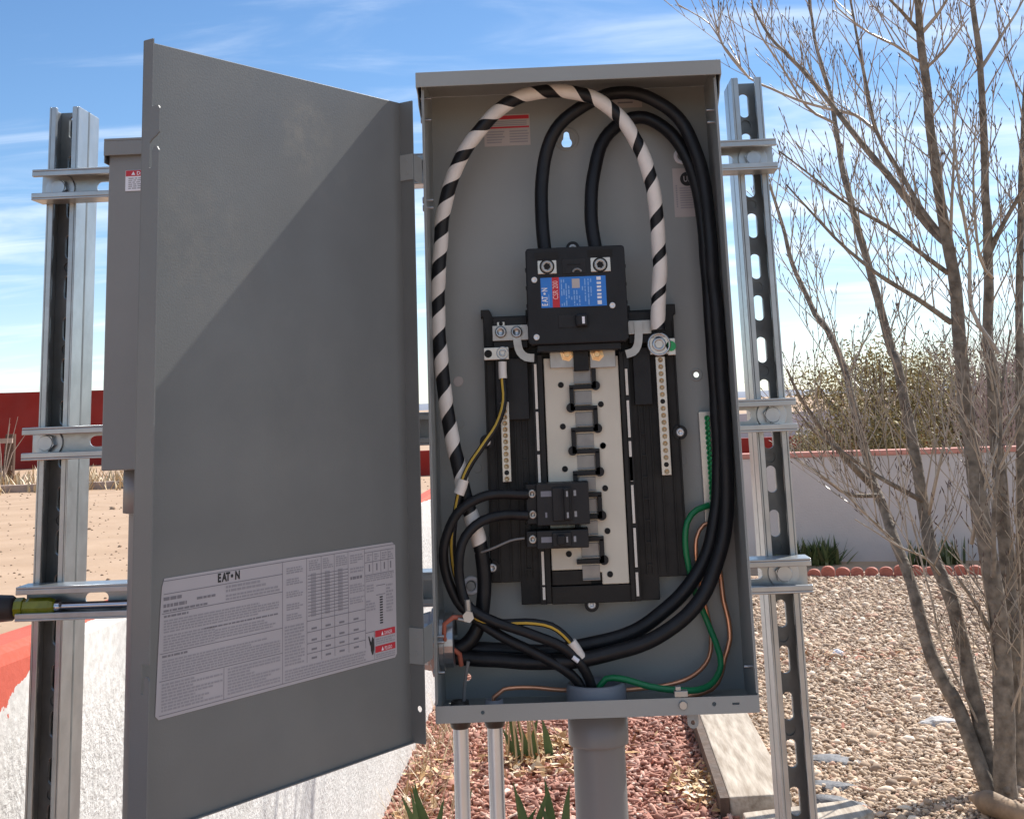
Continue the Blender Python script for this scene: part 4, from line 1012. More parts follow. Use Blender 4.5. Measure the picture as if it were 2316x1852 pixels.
# label
x0, x1 = A_(785, 460, YF).x, A_(1210, 460, YF).x; z0, z1 = A_(1000, 557, YF).z, A_(1000, 362, YF).z; YQ = YF-.0006
def mq(mb, u0, u1, v0, v1, lift): mb.add([(x0+(x1-x0)*u0, YQ-lift, z1-(z1-z0)*v1), (x0+(x1-x0)*u1, YQ-lift, z1-(z1-z0)*v1), (x0+(x1-x0)*u1, YQ-lift, z1-(z1-z0)*v0), (x0+(x1-x0)*u0, YQ-lift, z1-(z1-z0)*v0)], [(0, 1, 2, 3)])
b = MB(); b.box(x0, x1, YQ, YF-.0001, z0, z1); lb = b.build('rating_label', LBLUE, mbk)
b = MB(); mq(b, .175, .285, 0, 1, .0002); b.build('label_stripe', LRED, lb)
b = MB(); mq(b, .48, .60, .07, .38, .0002); b.build('approval_sticker', LABELC, lb)
b = MB()
for u in (.31, .345, .38, .42, .46, .50, .54, .58, .63, .67, .72, .76):
    v = .08 if u < .46 or u > .62 else .45
    while v < .95:
        l = rng.uniform(.06, .22); 
        if rng.random() < .75: mq(b, u, u+.018, v, min(v+l, .96), .0002)
        v += l+.03
mq(b, .115, .125, .55, .95, .0002)
b.build('label_print', LSKY, lb)
b = MB()
xt = x0+(x1-x0)*.098; zt_ = z0+(z1-z0)*.06; sz_ = .0098
for s_, dz in (('E', 0), ('A', .0055), ('T', .0100), ('N', .0212)):
    vs, fs = text(s_, sz_, ((xt, YQ-.0003, zt_+dz*.82), (0, 0, 1), (-1, 0, 0)), .00025, sx=.62); b.add(vs, fs)
b.add([(xt-.0034+.0014*math.cos(i*math.pi/5), YQ-.0003, zt_+.0148+.0014*math.sin(i*math.pi/5)) for i in range(10)], [tuple(range(10))[::-1]])
xt = x0+(x1-x0)*.262
vs, fs = text('CSR 200', .0092, ((xt, YQ-.0004, z0+(z1-z0)*.26), (0, 0, 1), (-1, 0, 0)), .0001, sx=.70)
for (v0, v1) in ((.03, .14), (.20, .28), (.33, .40), (.45, .52), (.58, .64), (.68, .76), (.82, .95)): mq(b, .86, .925, v0, v1, .0003)
b.build('label_lettering', LWHITE, lb)
b = MB(); b.add(vs, fs); b.build('label_rating', mat('print_pink', (.85, .45, .45), .5), lb)
# handle
qa, qb = A_(900, 695, YF), A_(1090, 603, YF); b = MB(); b.box(qa.x, qb.x, YF-.0008, YF+.001, qa.z, qb.z); b.build('handle_recess', BREAKER, mbk, bevel=.0005)
qa, qb = A_(1012, 690, YF), A_(1088, 606, YF); b = MB(); b.box(qa.x, qb.x, YF-.013, YF-.0006, qa.z, qb.z); hd = b.build('handle', BLACKP, mbk, bevel=.0025)
q = A_(1062, 643, YF-.0132); b = MB(); b.box(q.x-.0016, q.x+.0016, YF-.0136, YF-.0131, q.z-.0042, q.z+.0042); b.build('handle_mark', LWHITE, hd)
for x, y in ((742, 383), (1250, 548), (757, 755)):
    q = A_(x, y, YF); b = MB(); b.lathe((q.x, YF, q.z), (0, -1, 0), [(0, .0038), (.0012, .0036), (.0016, .0026), (.0009, .0020), (.0009, 0)], 16); b.build('case_screw', SCREW, mbk)
for i in range(4):
    z = 1.590+i*.022
    for xa, xb in ((-.0632, -.0615), (.0595, .0608)): b = MB(); b.box(xa, xb, YF+.004, YF+.02, z, z+.004); b.build('case_notch', BREAKER, mbk)

# ---- branch breakers
def breaker(poles, qa, qb, label):
    y0 = .0480
    t = thing('branch_breaker', label, 'circuit breaker', ((qa.x+qb.x)/2, .07, (qa.z+qb.z)/2), 'branch breakers plugged into the load center')
    x0, x1, z0, z1 = min(qa.x, qb.x), max(qa.x, qb.x), min(qa.z, qb.z), max(qa.z, qb.z); w = x1-x0; hh = z1-z0
    b = MB(); b.box(x0, x0+w*.17, y0+.014, .083, z0+.001, z1-.001); b.box(x0+w*.17, x1, y0, .083, z0, z1); b.box(x0+w*.42, x0+w*.72, y0-.004, y0, z0+hh*.1, z1-hh*.1); b.build('body', BREAKER, t, bevel=.001)
    b = MB()
    for k_ in range(poles):
        zc = z0+hh*(k_+.5)/poles
        b.box(x0+w*.50, x0+w*.62, y0-.0125, y0-.0038, zc-.0055, zc+.0055) if poles == 1 else None
    if poles == 2: b.box(x0+w*.60, x0+w*.69, y0-.012, y0-.0038, z0+hh*.12, z1-hh*.12)
    b.build('toggle', BLACKP, t, bevel=.0012)
    for k_ in range(poles):
        zc = z0+hh*(k_+.5)/poles
        b = MB(); b.lathe((x0+w*.10, y0+.014, zc), (0, -1, 0), [(0, .0050), (.0012, .0048), (.0012, .0026), (.0002, .0024), (.0002, 0)], 16); b.build('terminal_screw', BRIGHT, t)
        b = MB(); b.box(x0+w*.24, x0+w*.41, y0-.0005, y0-.0001, zc-.0030, zc+.0034) if k_ == poles-1 else b.box(x0+w*.30, x0+w*.33, y0-.0005, y0-.0001, zc-.003, zc+.003)
        b.build('rating_print', mat('breaker_print', (.20, .20, .23), .6), t)
        b = MB(); b.box(x0+w*.76, x0+w*.80, y0-.0005, y0-.0001, zc-.0032, zc+.0032); b.box(x0+w*.64, x0+w*.67, y0-.0125 if poles == 2 else y0-.0045, y0-.0122 if poles == 2 else y0-.0041, zc-.0032, zc+.0032); b.build('marking', mat('breaker_mark', (.30, .30, .31), .6), t)
    return t
breaker(2, B_(650, 512, .048), B_(1025, 242, .048), 'double-pole black breaker with two cables on its left side')
breaker(1, B_(650, 655, .048), B_(1025, 530, .048), 'single-pole black breaker below the double-pole one')

# ---- ground bar with green screws
pa, pb = A_(1850, 1238, .108), B_(1795, 640, .108)
t = thing('ground_bar', 'slim ground bar with a row of green screws right of the load center', 'ground bar', ((pa.x+pb.x)/2, .115, pb.z))
b = MB(); n_ = 21
xm = (pa.x+pb.x)/2
for sgn in (1,):
    b.box(xm-.0085, xm+.0085, .1080, YB-.0004, pb.z+.03, pa.z)
    b.box(xm-.0055, xm+.003, .1100, YB-.0004, pb.z, pb.z+.03)
b.build('bar', BRIGHT, t, bevel=.0007)
for i in range(n_):
    z = pa.z-.008-(pa.z-pb.z-.042)*i/(n_-1)
    b = MB(); b.lathe((xm+.0015, .1080, z), (0, -1, 0), [(0, .0035), (.0034, .0033), (.0039, .0025), (.0022, .0018), (.0022, 0)], 12); b.build('green_screw', GREENS, t)

# ================================================================== CABLES
def cable(name, pts, r, m, label, cat='cable', group=None, n=14, step=.008):
    P = smooth(pts, step); c = P[len(P)//2]; sd_ = len(label)*.37
    P = [P[0]]+[q+Vector((mnoise.noise(q*22+Vector((sd_, 0, 0))), mnoise.noise(q*22+Vector((0, sd_, 0))), mnoise.noise(q*22+Vector((0, 0, sd_)))))*.0016 for q in P[1:]]
    t = thing(name, label, cat, (c.x, c.y, min(p.z for p in P)), group)
    b = MB(); b.tube(P, r, n); b.build('jacket', m, t); return t, P
def seq(pts, fn=O): return [fn(*p) for p in pts]
RH = .0086
# striped neutral
st_pts = seq([(1387, 694, .058), (1386, 640, .057), (1389, 540, .055), (1379, 430, .052), (1355, 335, .048), (1312, 255, .044), (1245, 205, .041), (1165, 192, .042), (1090, 206, .046), (1022, 260, .052), (967, 340, .058), (935, 440, .062), (926, 540, .064), (923, 640, .064), (926, 740, .064), (938, 850, .064), (958, 950, .064), (976, 1030, .064), (993, 1090, .066), (1009, 1140, .068), (1018, 1200, .070), (1019, 1260, .071), (1008, 1320, .070), (975, 1362, .068), (905, 1375, .068)])
t, P = cable('striped_cable', st_pts, RH, JACKET, 'thick neutral cable spiral-wrapped in white tape over black, arching across the panel', 'cable', 'thick feeder cables in the panel')
def tape(P, s0, s1, pitch, frac, r, name, parent, m, phase=0.0, fr2=None):
    fr = frames(P); cum = [0.0]
    for i in range(1, len(P)): cum.append(cum[-1]+(P[i]-P[i-1]).length)
    def at(s):
        s = max(0.0, min(s, cum[-1]-1e-6)); i = int(np.searchsorted(cum, s, side='right'))-1; i = max(0, min(i, len(P)-2)); u = (s-cum[i])/max(1e-9, cum[i+1]-cum[i])
        return P[i].lerp(P[i+1], u), fr[i][1].lerp(fr[i+1][1], u), fr[i][2].lerp(fr[i+1][2], u)
    b = MB(); vs = []; fs = []; na = 6; s = s0; k_ = 0
    while s < s1:
        f = frac if fr2 is None else frac+(fr2-frac)*(s-s0)/(s1-s0)
        th = 2*math.pi*s/pitch+phase+.55*mnoise.noise(Vector((s*14, 2.2, 0)))*(1 if pitch > .03 else 0); f = f*(1+.16*mnoise.noise(Vector((s*17, 7.7, 0))))
        for j in range(na+1):
            c, Nn, Bn = at(s+pitch*f*(j/na-.5)); rr = r if 0 < j < na else r-.0004
            vs.append(c+(Nn*math.cos(th)+Bn*math.sin(th))*rr)
        k_ += 1; s += pitch/22
    for i in range(k_-1):
        for j in range(na): a = i*(na+1)+j; fs.append((a, a+na+1, a+na+2, a+1))
    b.add(vs, fs, True); b.build(name, m, parent); return cum[-1]
tot = 0
for i in range(1, len(P)): tot += (P[i]-P[i-1]).length
def slen(P, q): 
    best = min(range(len(P)), key=lambda i: (P[i]-q).length); return sum((P[i]-P[i-1]).length for i in range(1, best+1))
s_end = slen(P, O(976, 1030, .064))
tape(P, .0, s_end, .0475, .74, RH+.0007, 'white_tape', t, TAPE, 1.3, .46)
s_a, s_b = slen(P, O(990, 1080, .066)), slen(P, O(1007, 1132, .068))
tape(P, s_a, s_b, .012, 1.1, RH+.0007, 'white_tape', t, TAPE)
# hot cables
hotA = seq([(1148, 536, .066), (1143, 480, .072), (1139, 400, .078), (1149, 325, .080), (1178, 262, .078), (1228, 222, .076), (1290, 197, .074), (1360, 203, .072), (1425, 245, .070), (1466, 320, .066), (1487, 420, .064), (1497, 520, .062), (1508, 640, .062), (1518, 760, .062), (1527, 900, .062), (1531, 1020, .063), (1524, 1120, .064), (1500, 1210, .062), (1455, 1285, .058), (1385, 1340, .052), (1290, 1376, .048), (1180, 1392, .050), (1060, 1391, .060), (975, 1385, .068), (900, 1382, .070)])
cable('feeder_cable', hotA, RH, JACKET, 'thick black feeder cable from the left lug of the main breaker, outermost in the loop', 'cable', 'thick feeder cables in the panel')
hotB = seq([(1254, 530, .066), (1246, 470, .074), (1246, 390, .084), (1264, 310, .092), (1305, 262, .094), (1360, 248, .092), (1415, 285, .088), (1455, 350, .084), (1476, 440, .082), (1487, 540, .081), (1496, 660, .081), (1504, 780, .082), (1512, 900, .083), (1513, 1020, .084), (1503, 1110, .084), (1476, 1190, .084), (1425, 1262, .082), (1345, 1322, .078), (1250, 1356, .074), (1150, 1370, .074), (1050, 1368, .078), (970, 1362, .082), (900, 1360, .084)])
cable('feeder_cable', hotB, RH, JACKET, 'thick black feeder cable from the right lug of the main breaker, inner in the loop', 'cable', 'thick feeder cables in the panel')
# branch wires
RB = .0058
cable('branch_wire', seq([(1112, 1041, .056), (1070, 1040, .055), (1010, 1048, .050), (962, 1080, .046), (938, 1140, .046), (936, 1200, .048), (955, 1252, .050), (985, 1290, .050), (1050, 1335, .046), (1130, 1375, .044), (1190, 1410, .046), (1222, 1445, .052), (1232, 1500, .056)]), RB, JACKET, 'black wire looping from the upper pole of the double breaker down to the conduit', 'wire', 'black wires of the double-pole breaker')
cable('branch_wire', seq([(1112, 1085, .056), (1065, 1084, .054), (1015, 1097, .048), (980, 1130, .042), (966, 1180, .040), (968, 1230, .042), (990, 1280, .042), (1045, 1310, .038), (1120, 1335, .036), (1185, 1362, .038), (1225, 1400, .044), (1246, 1445, .052), (1252, 1500, .056)]), RB, JACKET, 'black wire looping from the lower pole of the double breaker down to the conduit', 'wire', 'black wires of the double-pole breaker')
# yellow-striped neutral wire
yp = seq([(1058, 765, .070), (1058, 800, .068), (1060, 845, .066), (1046, 895, .062), (1018, 935, .058), (992, 975, .054), (974, 1015, .050), (962, 1060, .050), (955, 1130, .052), (958, 1200, .054), (980, 1270, .050), (1005, 1302, .045), (1050, 1312, .041), (1110, 1308, .038), (1160, 1318, .038), (1195, 1345, .040), (1222, 1385, .046), (1240, 1440, .054), (1240, 1500, .058)])
t, P = cable('striped_wire', yp, .0040, JACKET, 'thin black wire with a yellow stripe from the left neutral lug down to the conduit', 'wire')
fr = frames(P); b = MB(); vs = []; fs = []
for i in range(len(P)):
    # the stripe faces the camera
    v = (Vector(CAM)-P[i]).normalized(); v = (v-fr[i][0]*v.dot(fr[i][0])).normalized(); u = fr[i][0].cross(v)
    for a in (-.33, -.11, .11, .33): vs.append(P[i]+(v*math.cos(a+.35)+u*math.sin(a+.35))*.00435)
for i in range(len(P)-1):
    for j in range(3): a = i*4+j; fs.append((a, a+4, a+5, a+1))
b.add(vs, fs, True); b.build('yellow_stripe', YELLOW, t)
b = MB(); b.tube(smooth(seq([(1058, 762, .070), (1058, 780, .069), (1059, 797, .068)]), .005), .0052, 12); b.build('white_tape', TAPE, t)
b = MB(); b.tube(smooth(seq([(976, 1010, .050), (972, 1024, .0495), (966, 1040, .0495)]), .005), .0066, 12); b.build('white_tape', TAPE, t)
b = MB(); b.tube(smooth(seq([(1203, 1350, .040), (1212, 1363, .0415), (1224, 1383, .045)]), .005), .0056, 12); b.build('white_tape', TAPE, t)
b = MB(); b.tube(smooth(seq([(1206, 1383, .0335), (1218, 1392, .0335)]), .005), .0026, 10); b.build('wire_marker', LWHITE, t)
# green ground wire
cable('green_wire', seq([(1492, 1064, .104), (1466, 1072, .098), (1448, 1098, .094), (1444, 1150, .094), (1452, 1205, .096), (1470, 1265, .100), (1490, 1310, .102), (1510, 1358, .092), (1518, 1400, .080), (1502, 1436, .066), (1468, 1451, .052), (1425, 1452, .040), (1370, 1444, .044), (1310, 1428, .052), (1275, 1428, .056), (1258, 1450, .058), (1256, 1500, .058)]), .0037, GREENJ, 'green insulated ground wire from the ground bar down to the big conduit', 'wire')
# bare copper wires
cable('copper_wire', seq([(1508, 1100, .104), (1482, 1106, .100), (1466, 1135, .098), (1466, 1185, .099), (1476, 1240, .103), (1490, 1290, .106), (1498, 1335, .104), (1492, 1385, .096), (1462, 1420, .086), (1410, 1440, .076), (1330, 1450, .070), (1200, 1452, .070), (1120, 1446, .064), (1060, 1450, .060), (1040, 1466, .060), (1040, 1500, .060)]), .0026, COPPER, 'bare copper wire curling from the foot of the ground bar along the panel floor', 'wire', 'bare copper ground wires', 10)
cable('copper_wire', seq([(1504, 1135, .106), (1516, 1200, .108), (1522, 1262, .106), (1532, 1300, .104), (1536, 1345, .102), (1526, 1385, .100), (1520, 1420, .098), (1500, 1450, .090), (1440, 1466, .08)]), .0032, COPPER, 'thick bare copper wire near the right wall of the panel', 'wire', 'bare copper ground wires', 10)
cable('copper_wire', seq([(985, 1300, .045), (955, 1297, .040), (936, 1312, .038), (934, 1340, .040), (948, 1362, .046), (968, 1376, .055), (972, 1400, .060)]), .0028, REDJ, 'red-brown copper wire bent in a small loop at the lower left of the panel', 'wire', 'bare copper ground wires', 10)
cable('grey_wire', seq([(986, 1392, .050), (981, 1420, .052), (978, 1445, .058), (977, 1480, .060)]), .0021, PVC, 'thin grey wire dropping into the left small conduit inside the panel', 'wire')
cable('thin_wire', seq([(1104, 1133, .060), (1075, 1138, .058), (1045, 1150, .056), (1018, 1162, .060), (1000, 1166, .066)]), .0014, PVC, 'thin grey pigtail wire beside the single-pole breaker', 'wire')
# split bolt lying on the bundle
q = O(986, 1280, .036); t = thing('split_bolt', 'small zinc split-bolt connector on the wire bundle at lower left', 'connector', (q.x, .036, q.z-.02))
b = MB(); b.tube([O(984, 1262, .034), O(986, 1285, .034), O(984, 1305, .036)], .0038, 10); b.build('bolt_shank', TIN, t)
b = MB(); b.cyl(O(987, 1296, .038), (0, -1, 0), .0068, .009, 6); b.build('nut', ZINC, t)
b = MB(); b.tube(smooth([O(965, 1303, .036), O(988, 1306, .034), O(990, 1294, .034)], .004), .0022, 8); b.build('loop_end', TIN, t)

# ---- conduits under the panel
t = thing('pvc_conduit', 'wide grey plastic conduit coming up through the middle of the panel floor', 'conduit', (.001, .06, 0))
b = MB(); b.lathe((.001, .06, BZ-.001), (0, 0, -1), [(0, .0285), (0, .0348), (.036, .0348), (.0385, .0345), (.039, .0302)], 40); b.build('coupling', PVC, t)
b = MB(); b.lathe((.001, .06, BZ-.03), (0, 0, -1), [(0, .0301), (1.12, .0301)], 40); b.build('pipe', PVC, t)
b = MB(); b.lathe((.001, .06, BZ+.0016), (0, 0, 1), [(0, .0350), (.022, .0350), (.0245, .0335), (.0245, .0295), (.0, .0285)], 40); b.build('bushing', PVCB, t)
for x, lab in ((-.1587, 'outermost of two thin steel conduits rising to the left end of the panel floor'), (-.1188, 'inner of two thin steel conduits rising into the panel floor, nearer the wide plastic conduit')):
    t = thing('steel_conduit', lab, 'conduit', (x, .06, 0), 'thin steel conduits under the panel')
    b = MB(); b.lathe((x, .06, BZ-.0005), (0, 0, -1), [(0, .008), (0, .0128), (.003, .0128), (.004, .0142), (.0105, .0142), (.012, .0125), (.016, .0112), (.018, .0095)], 6 if False else 24); b.build('fitting', IRON, t)
    b = MB(); b.lathe((x, .06, BZ-.0165), (0, 0, -1), [(0, .0090), (1.14, .0090)], 24); b.build('tube', EMT, t)
    b = MB(); b.lathe((x, .06, BZ+.0016), (0, 0, 1), [(0, .0125), (.004, .0125), (.005, .011), (.010, .0105), (.010, .008), (0, .008)], 20); b.build('locknut', IRON if x < -.13 else PVCB, t)

# ================================================================== PLANTS
def blade(mb, base, az, length, width, lean, curl=0.0, segs=6, twist=0.0, fan=False):
    d = Vector((math.cos(az), math.sin(az), 0)); side0 = Vector((-math.sin(az), math.cos(az), 0)); p = Vector(base); vs = []
    for k_ in range(segs+1):
        u = k_/segs; a = lean+curl*u*u; w_ = width*(1-u**2.2)*(.75+.6*u if u < .4 else 1.0)*.5
        sd = (d*math.cos(a)-Vector((0, 0, 1))*math.sin(a)) if fan else (side0*math.cos(twist)+d*math.sin(twist)); vs += [p-sd*w_, p+sd*w_+Vector((0, 0, .0)), ]
        p = p+(Vector((0, 0, 1))*math.cos(a)+d*math.sin(a))*length/segs
    mb.add(vs, [(k_*2, k_*2+1, k_*2+3, k_*2+2) for k_ in range(segs)], True)
def iris(c, n_, hmax, label, seed, straw=0, group='iris clumps in the red mulch'):
    r0 = random.Random(seed); t = thing('iris_clump', label, 'plant', c, group)
    nleaf = 0
    for i in range(n_):
        az = r0.uniform(-.5, .5)+(0 if r0.random() < .5 else math.pi); b = MB()
        blade(b, (c[0]+r0.uniform(-.09, .09), c[1]+r0.uniform(-.05, .05), 0), az, hmax*r0.uniform(.55, 1), r0.uniform(.030, .044), r0.uniform(.05, .45), r0.uniform(0, .3), 7, 0, True)
        b.build('leaf', LEAFG, t)
    for i in range(straw):
        b = MB(); x, y = c[0]+r0.uniform(-.14, .14), c[1]+r0.uniform(-.08, .08)
        b.tube(smooth([(x, y, 0), (x+r0.uniform(-.02, .02), y, hmax*.5), (x+r0.uniform(-.05, .05), y, hmax*r0.uniform(.8, 1.5))], .05), .0045, 5); b.build('dry_stalk', STRAW, t)
    return t
q = SG(1000, 1830); iris((q.x, q.y-.62, 0), 7, .27, 'green iris clump at the bottom edge left of the steel conduits', 3)
q = SG(1225, 1830); iris((q.x, q.y-.62, 0), 11, .29, 'green iris clump at the bottom edge between the steel and plastic conduits', 5)
q = SG(1225, 1735); iris((q.x-.03, q.y+.05, 0), 6, .27, 'half-dry iris clump with straw stalks left of the wide plastic conduit', 8, 9)
# dead stalks that throw thin shadows on the white wall
q = SG(930, 1700)
def leaf_litter():
    n = 1000; P = []
    cs = [(SG(1215, 1745), .30, .28), (SG(920, 1800), .20, .55), (SG(1280, 1700), .25, .2), (SG(1580, 1800), .12, .3)]
    for c, sx_, sy_ in cs: P.append(np.stack([rs.normal(c.x, sx_*.5, n//4), rs.normal(c.y, sy_*.5, n//4)], 1))
    P = np.concatenate(P); P = P[(P[:, 0] > -.71) & (P[:, 0] < .50)]; n = len(P)
    bx = [(-1, 0, 0), (-.3, -.5, .15), (.5, -.4, .1), (1, 0, .3), (.5, .4, .12), (-.3, .5, .2)]; bf = [(0, 1, 4, 5), (1, 2, 3, 4)]
    l = rs.uniform(.012, .034, n); scl = np.stack([l, l*rs.uniform(.4, .8, n), l], 1)
    pos = np.stack([P[:, 0], P[:, 1], .02+rs.uniform(0, .035, n)], 1)
    pal = np.array([(.62, .44, .24), (.74, .60, .42), (.50, .30, .13), (.42, .24, .11)]); c = pal[rs.choice(4, n)]*rs.uniform(.85, 1.15, (n, 1))
    stuff(soup('leaf_litter', attr_mat('dry_leaf_litter', .7, 0), bx, bf, pos, scl, rquat(n, rs, .7), c))
leaf_litter()
# dry grass along the foot of the white wall
b = MB()
for i in range(420):
    x = -.70+abs(rng.gauss(0, .10)); y = rng.uniform(3.0, 5.6); blade(b, (x, y, 0), rng.uniform(0, 6.28), rng.uniform(.08, .22), .004, rng.uniform(.2, 1.0), rng.uniform(.2, 1.0), 4)
stuff(b.build('dry_grass', STRAW))
# twigs and leaves fallen on the gravel
def gravel_litter():
    n = 260; c0 = SG(1930, 1492)
    P = np.concatenate([np.stack([rs.normal(c0.x, .38, n//2), rs.normal(c0.y, .12, n//2)], 1), np.stack([rs.uniform(.9, 3, n//2), rs.uniform(3.4, 8.5, n//2)], 1)])
    bx = [(-1, 0, 0), (-.3, -.5, .15), (.5, -.4, .1), (1, 0, .3), (.5, .4, .12), (-.3, .5, .2)]; bf = [(0, 1, 4, 5), (1, 2, 3, 4)]
    n = len(P); l = rs.uniform(.012, .028, n); pos = np.stack([P[:, 0], P[:, 1], .028+rs.uniform(0, .012, n)], 1)
    pal = np.array([(.40, .20, .09), (.30, .14, .08), (.52, .36, .20), (.45, .14, .08)]); c = pal[rs.choice(4, n)]
    stuff(soup('fallen_leaves', attr_mat('fallen_leaf', .7, 0), bx, bf, pos, np.stack([l, l*.6, l], 1), rquat(n, rs, .5), c))
gravel_litter()

def clods():
    n = 1600; y = 8+24*rs.uniform(0, 1, n)**1.6; x = -1.5-rs.uniform(0, 1, n)*(.35*y+2)
    sz = rs.lognormal(np.log(.012), .35, n)*(.6+y/26)
    c = np.array([(.38, .255, .165)])*rs.uniform(.7, 1.2, (n, 1))
    stuff(soup('dirt_clods', attr_mat('dirt_clod', .9, .2), ico_v, ico_f, np.stack([x, y, sz*.2], 1), np.stack([sz, sz*.9, sz*.55], 1), rquat(n, rs, .3), c))
clods()
# yucca plants at the wall foot
def yucca(c, n_, hmax, label, seed):
    r0 = random.Random(seed); t = thing('yucca', label, 'plant', c, 'spiky plants at the foot of the garden wall')
    b = MB(); b2 = MB()
    for i in range(n_):
        blade(b if i % 4 else b2, (c[0]+r0.gauss(0, hmax*.35), c[1]+r0.gauss(0, hmax*.15), 0), r0.uniform(0, 6.28), hmax*r0.uniform(.6, 1), .035, r0.uniform(.1, 1.0), r0.uniform(-.1, .4), 5)
    b.build('foliage', LEAFY, t); b2.build('pale_foliage', leaf_mat('yucca_tip', (.10, .12, .05), (.20, .20, .09)), t)
q = SG(1875, 1287); yucca((q.x, q.y+.35, 0), 150, .27, 'green yucca clump against the garden wall just right of the right post', 2)
q = SG(1845, 1290); yucca((q.x-.1, q.y+.4, 0), 70, .27, 'low dark yucca clump half hidden behind the right post', 4)
q = SG(2105, 1290); yucca((q.x, q.y+.4, 0), 40, .24, 'small dark yucca behind the middle tree trunks', 6)
q = SG(2185, 1288); yucca((q.x, q.y+.4, 0), 30, .26, 'small green yucca at the wall foot behind the right trunks', 9)
# dry grass tufts in the yard, far left
b = MB()
for i in range(900):
    x = rng.uniform(-26, -7); y = rng.choice((35.3, 34.2, 32, 30.9, 30.2))+rng.gauss(0, .5)
    for k_ in range(3): blade(b, (x+rng.gauss(0, .15), y, 0), rng.uniform(0, 6.28), rng.uniform(.15, .5), .05, rng.uniform(.1, .7), .4, 3)
stuff(b.build('yard_grass', STRAW))
# bare weeds by the fence
for x, wl in ((-15.6, 'leftmost leafless weed beside the far fence'), (-14.6, 'middle leafless weed beside the far fence'), (-12.75, 'leafless weed at the right end of the far fence')):
    t = thing('bare_weed', wl, 'plant', (x, 34.5, 0), 'bare weeds by the far fence'); b = MB()
    for i in range(7):
        a = rng.uniform(-.5, .5); b.tube([(x, 34.5, 0), (x+a*.5, 34.5, .8), (x+a*1.3, 34.5, rng.uniform(1.2, 1.9))], [.02, .014, .006], 4)
    b.build('stems', RAILW, t)

# ---- leafy shrubs beyond the garden wall
def leaf_shrub(c, rx, ry, hz_, n_, m, label, seed, lsize=.09, name='shrub', group=None):
    r0 = np.random.RandomState(seed); t = thing(name, label, 'shrub', c, group)
    n_cl = 44; cl = r0.normal(size=(n_cl, 3)); cl /= np.linalg.norm(cl, axis=1)[:, None]; cl *= r0.uniform(.35, .95, (n_cl, 1)); 
    P = cl[r0.choice(n_cl, n_)]+r0.normal(0, .20, (n_, 3))
    z = (P[:, 2]*.5+.5)*hz_; P = np.stack([P[:, 0]*rx, P[:, 1]*ry, np.maximum(z, .05)], 1)
    bx = [(-1, 0, 0), (0, -.35, .1), (1, 0, 0), (0, .35, .1)]; bf = [(0, 1, 2, 3)]
    cols = np.array([(.265, .235, .14)])*r0.uniform(.6, 1.7, (n_, 1))*np.array(m)[None]
    l = lsize*r0.uniform(.6, 1.3, n_)
    o = soup('foliage', attr_mat('shrub_leaf_%d' % seed, .6, 0), bx, bf, P, np.stack([l, l, l], 1), rquat(n_, r0), cols, t)
    b = MB()
    for i in range(14):
        a = r0.uniform(0, 6.28); q = cl[i % n_cl]; b.tube([(c[0], c[1], 0), (c[0]+q[0]*rx*.4, c[1]+q[1]*ry*.4, hz_*.35), (c[0]+q[0]*rx, c[1]+q[1]*ry, (q[2]*.5+.5)*hz_)], [.08, .05, .015], 5)
    b.build('stems', BARK, t)
leaf_shrub((5.4, 22.5, 0), 1.5, 1.2, 2.28, 17000, (1.15, 1.05, .8), 'broad olive-brown shrub beyond the garden wall, right beside the right post', 21, .04, group='shrubs beyond the garden wall')
leaf_shrub((7.6, 24, 0), 1.7, 1.2, 2.22, 17000, (1.05, 1.0, .9), 'olive-brown shrub in the middle of the row beyond the garden wall', 22, .04, group='shrubs beyond the garden wall')
leaf_shrub((8.1, 22, 0), 1.1, .9, 1.75, 9000, (.55, .75, .55), 'lower darker green shrub beyond the garden wall behind the trunks', 23, .07, group='shrubs beyond the garden wall')
leaf_shrub((9.6, 26, 0), 1.6, 1.2, 1.7, 9000, (1.0, 1.0, .9), 'low olive shrub at the right end of the row beyond the garden wall', 24, .04, group='shrubs beyond the garden wall')

for bi, (bx_, by_, bw_, bh_, bl_) in enumerate(((5.3, 28.5, .75, .78, 'small tan brush in front of the low red wall, left of the thin trunks'), (8.3, 28.2, .6, .70, 'small tan brush in front of the low red wall, between the trunks'), (10.2, 28.6, .9, .85, 'tan brush in front of the low red wall at the right'))):
    leaf_shrub((bx_, by_, 0), bw_, .5, bh_, 2200, (1.15, 1.1, 1.15), bl_, 40+bi, .05, 'brush', 'low tan brush before the red wall')
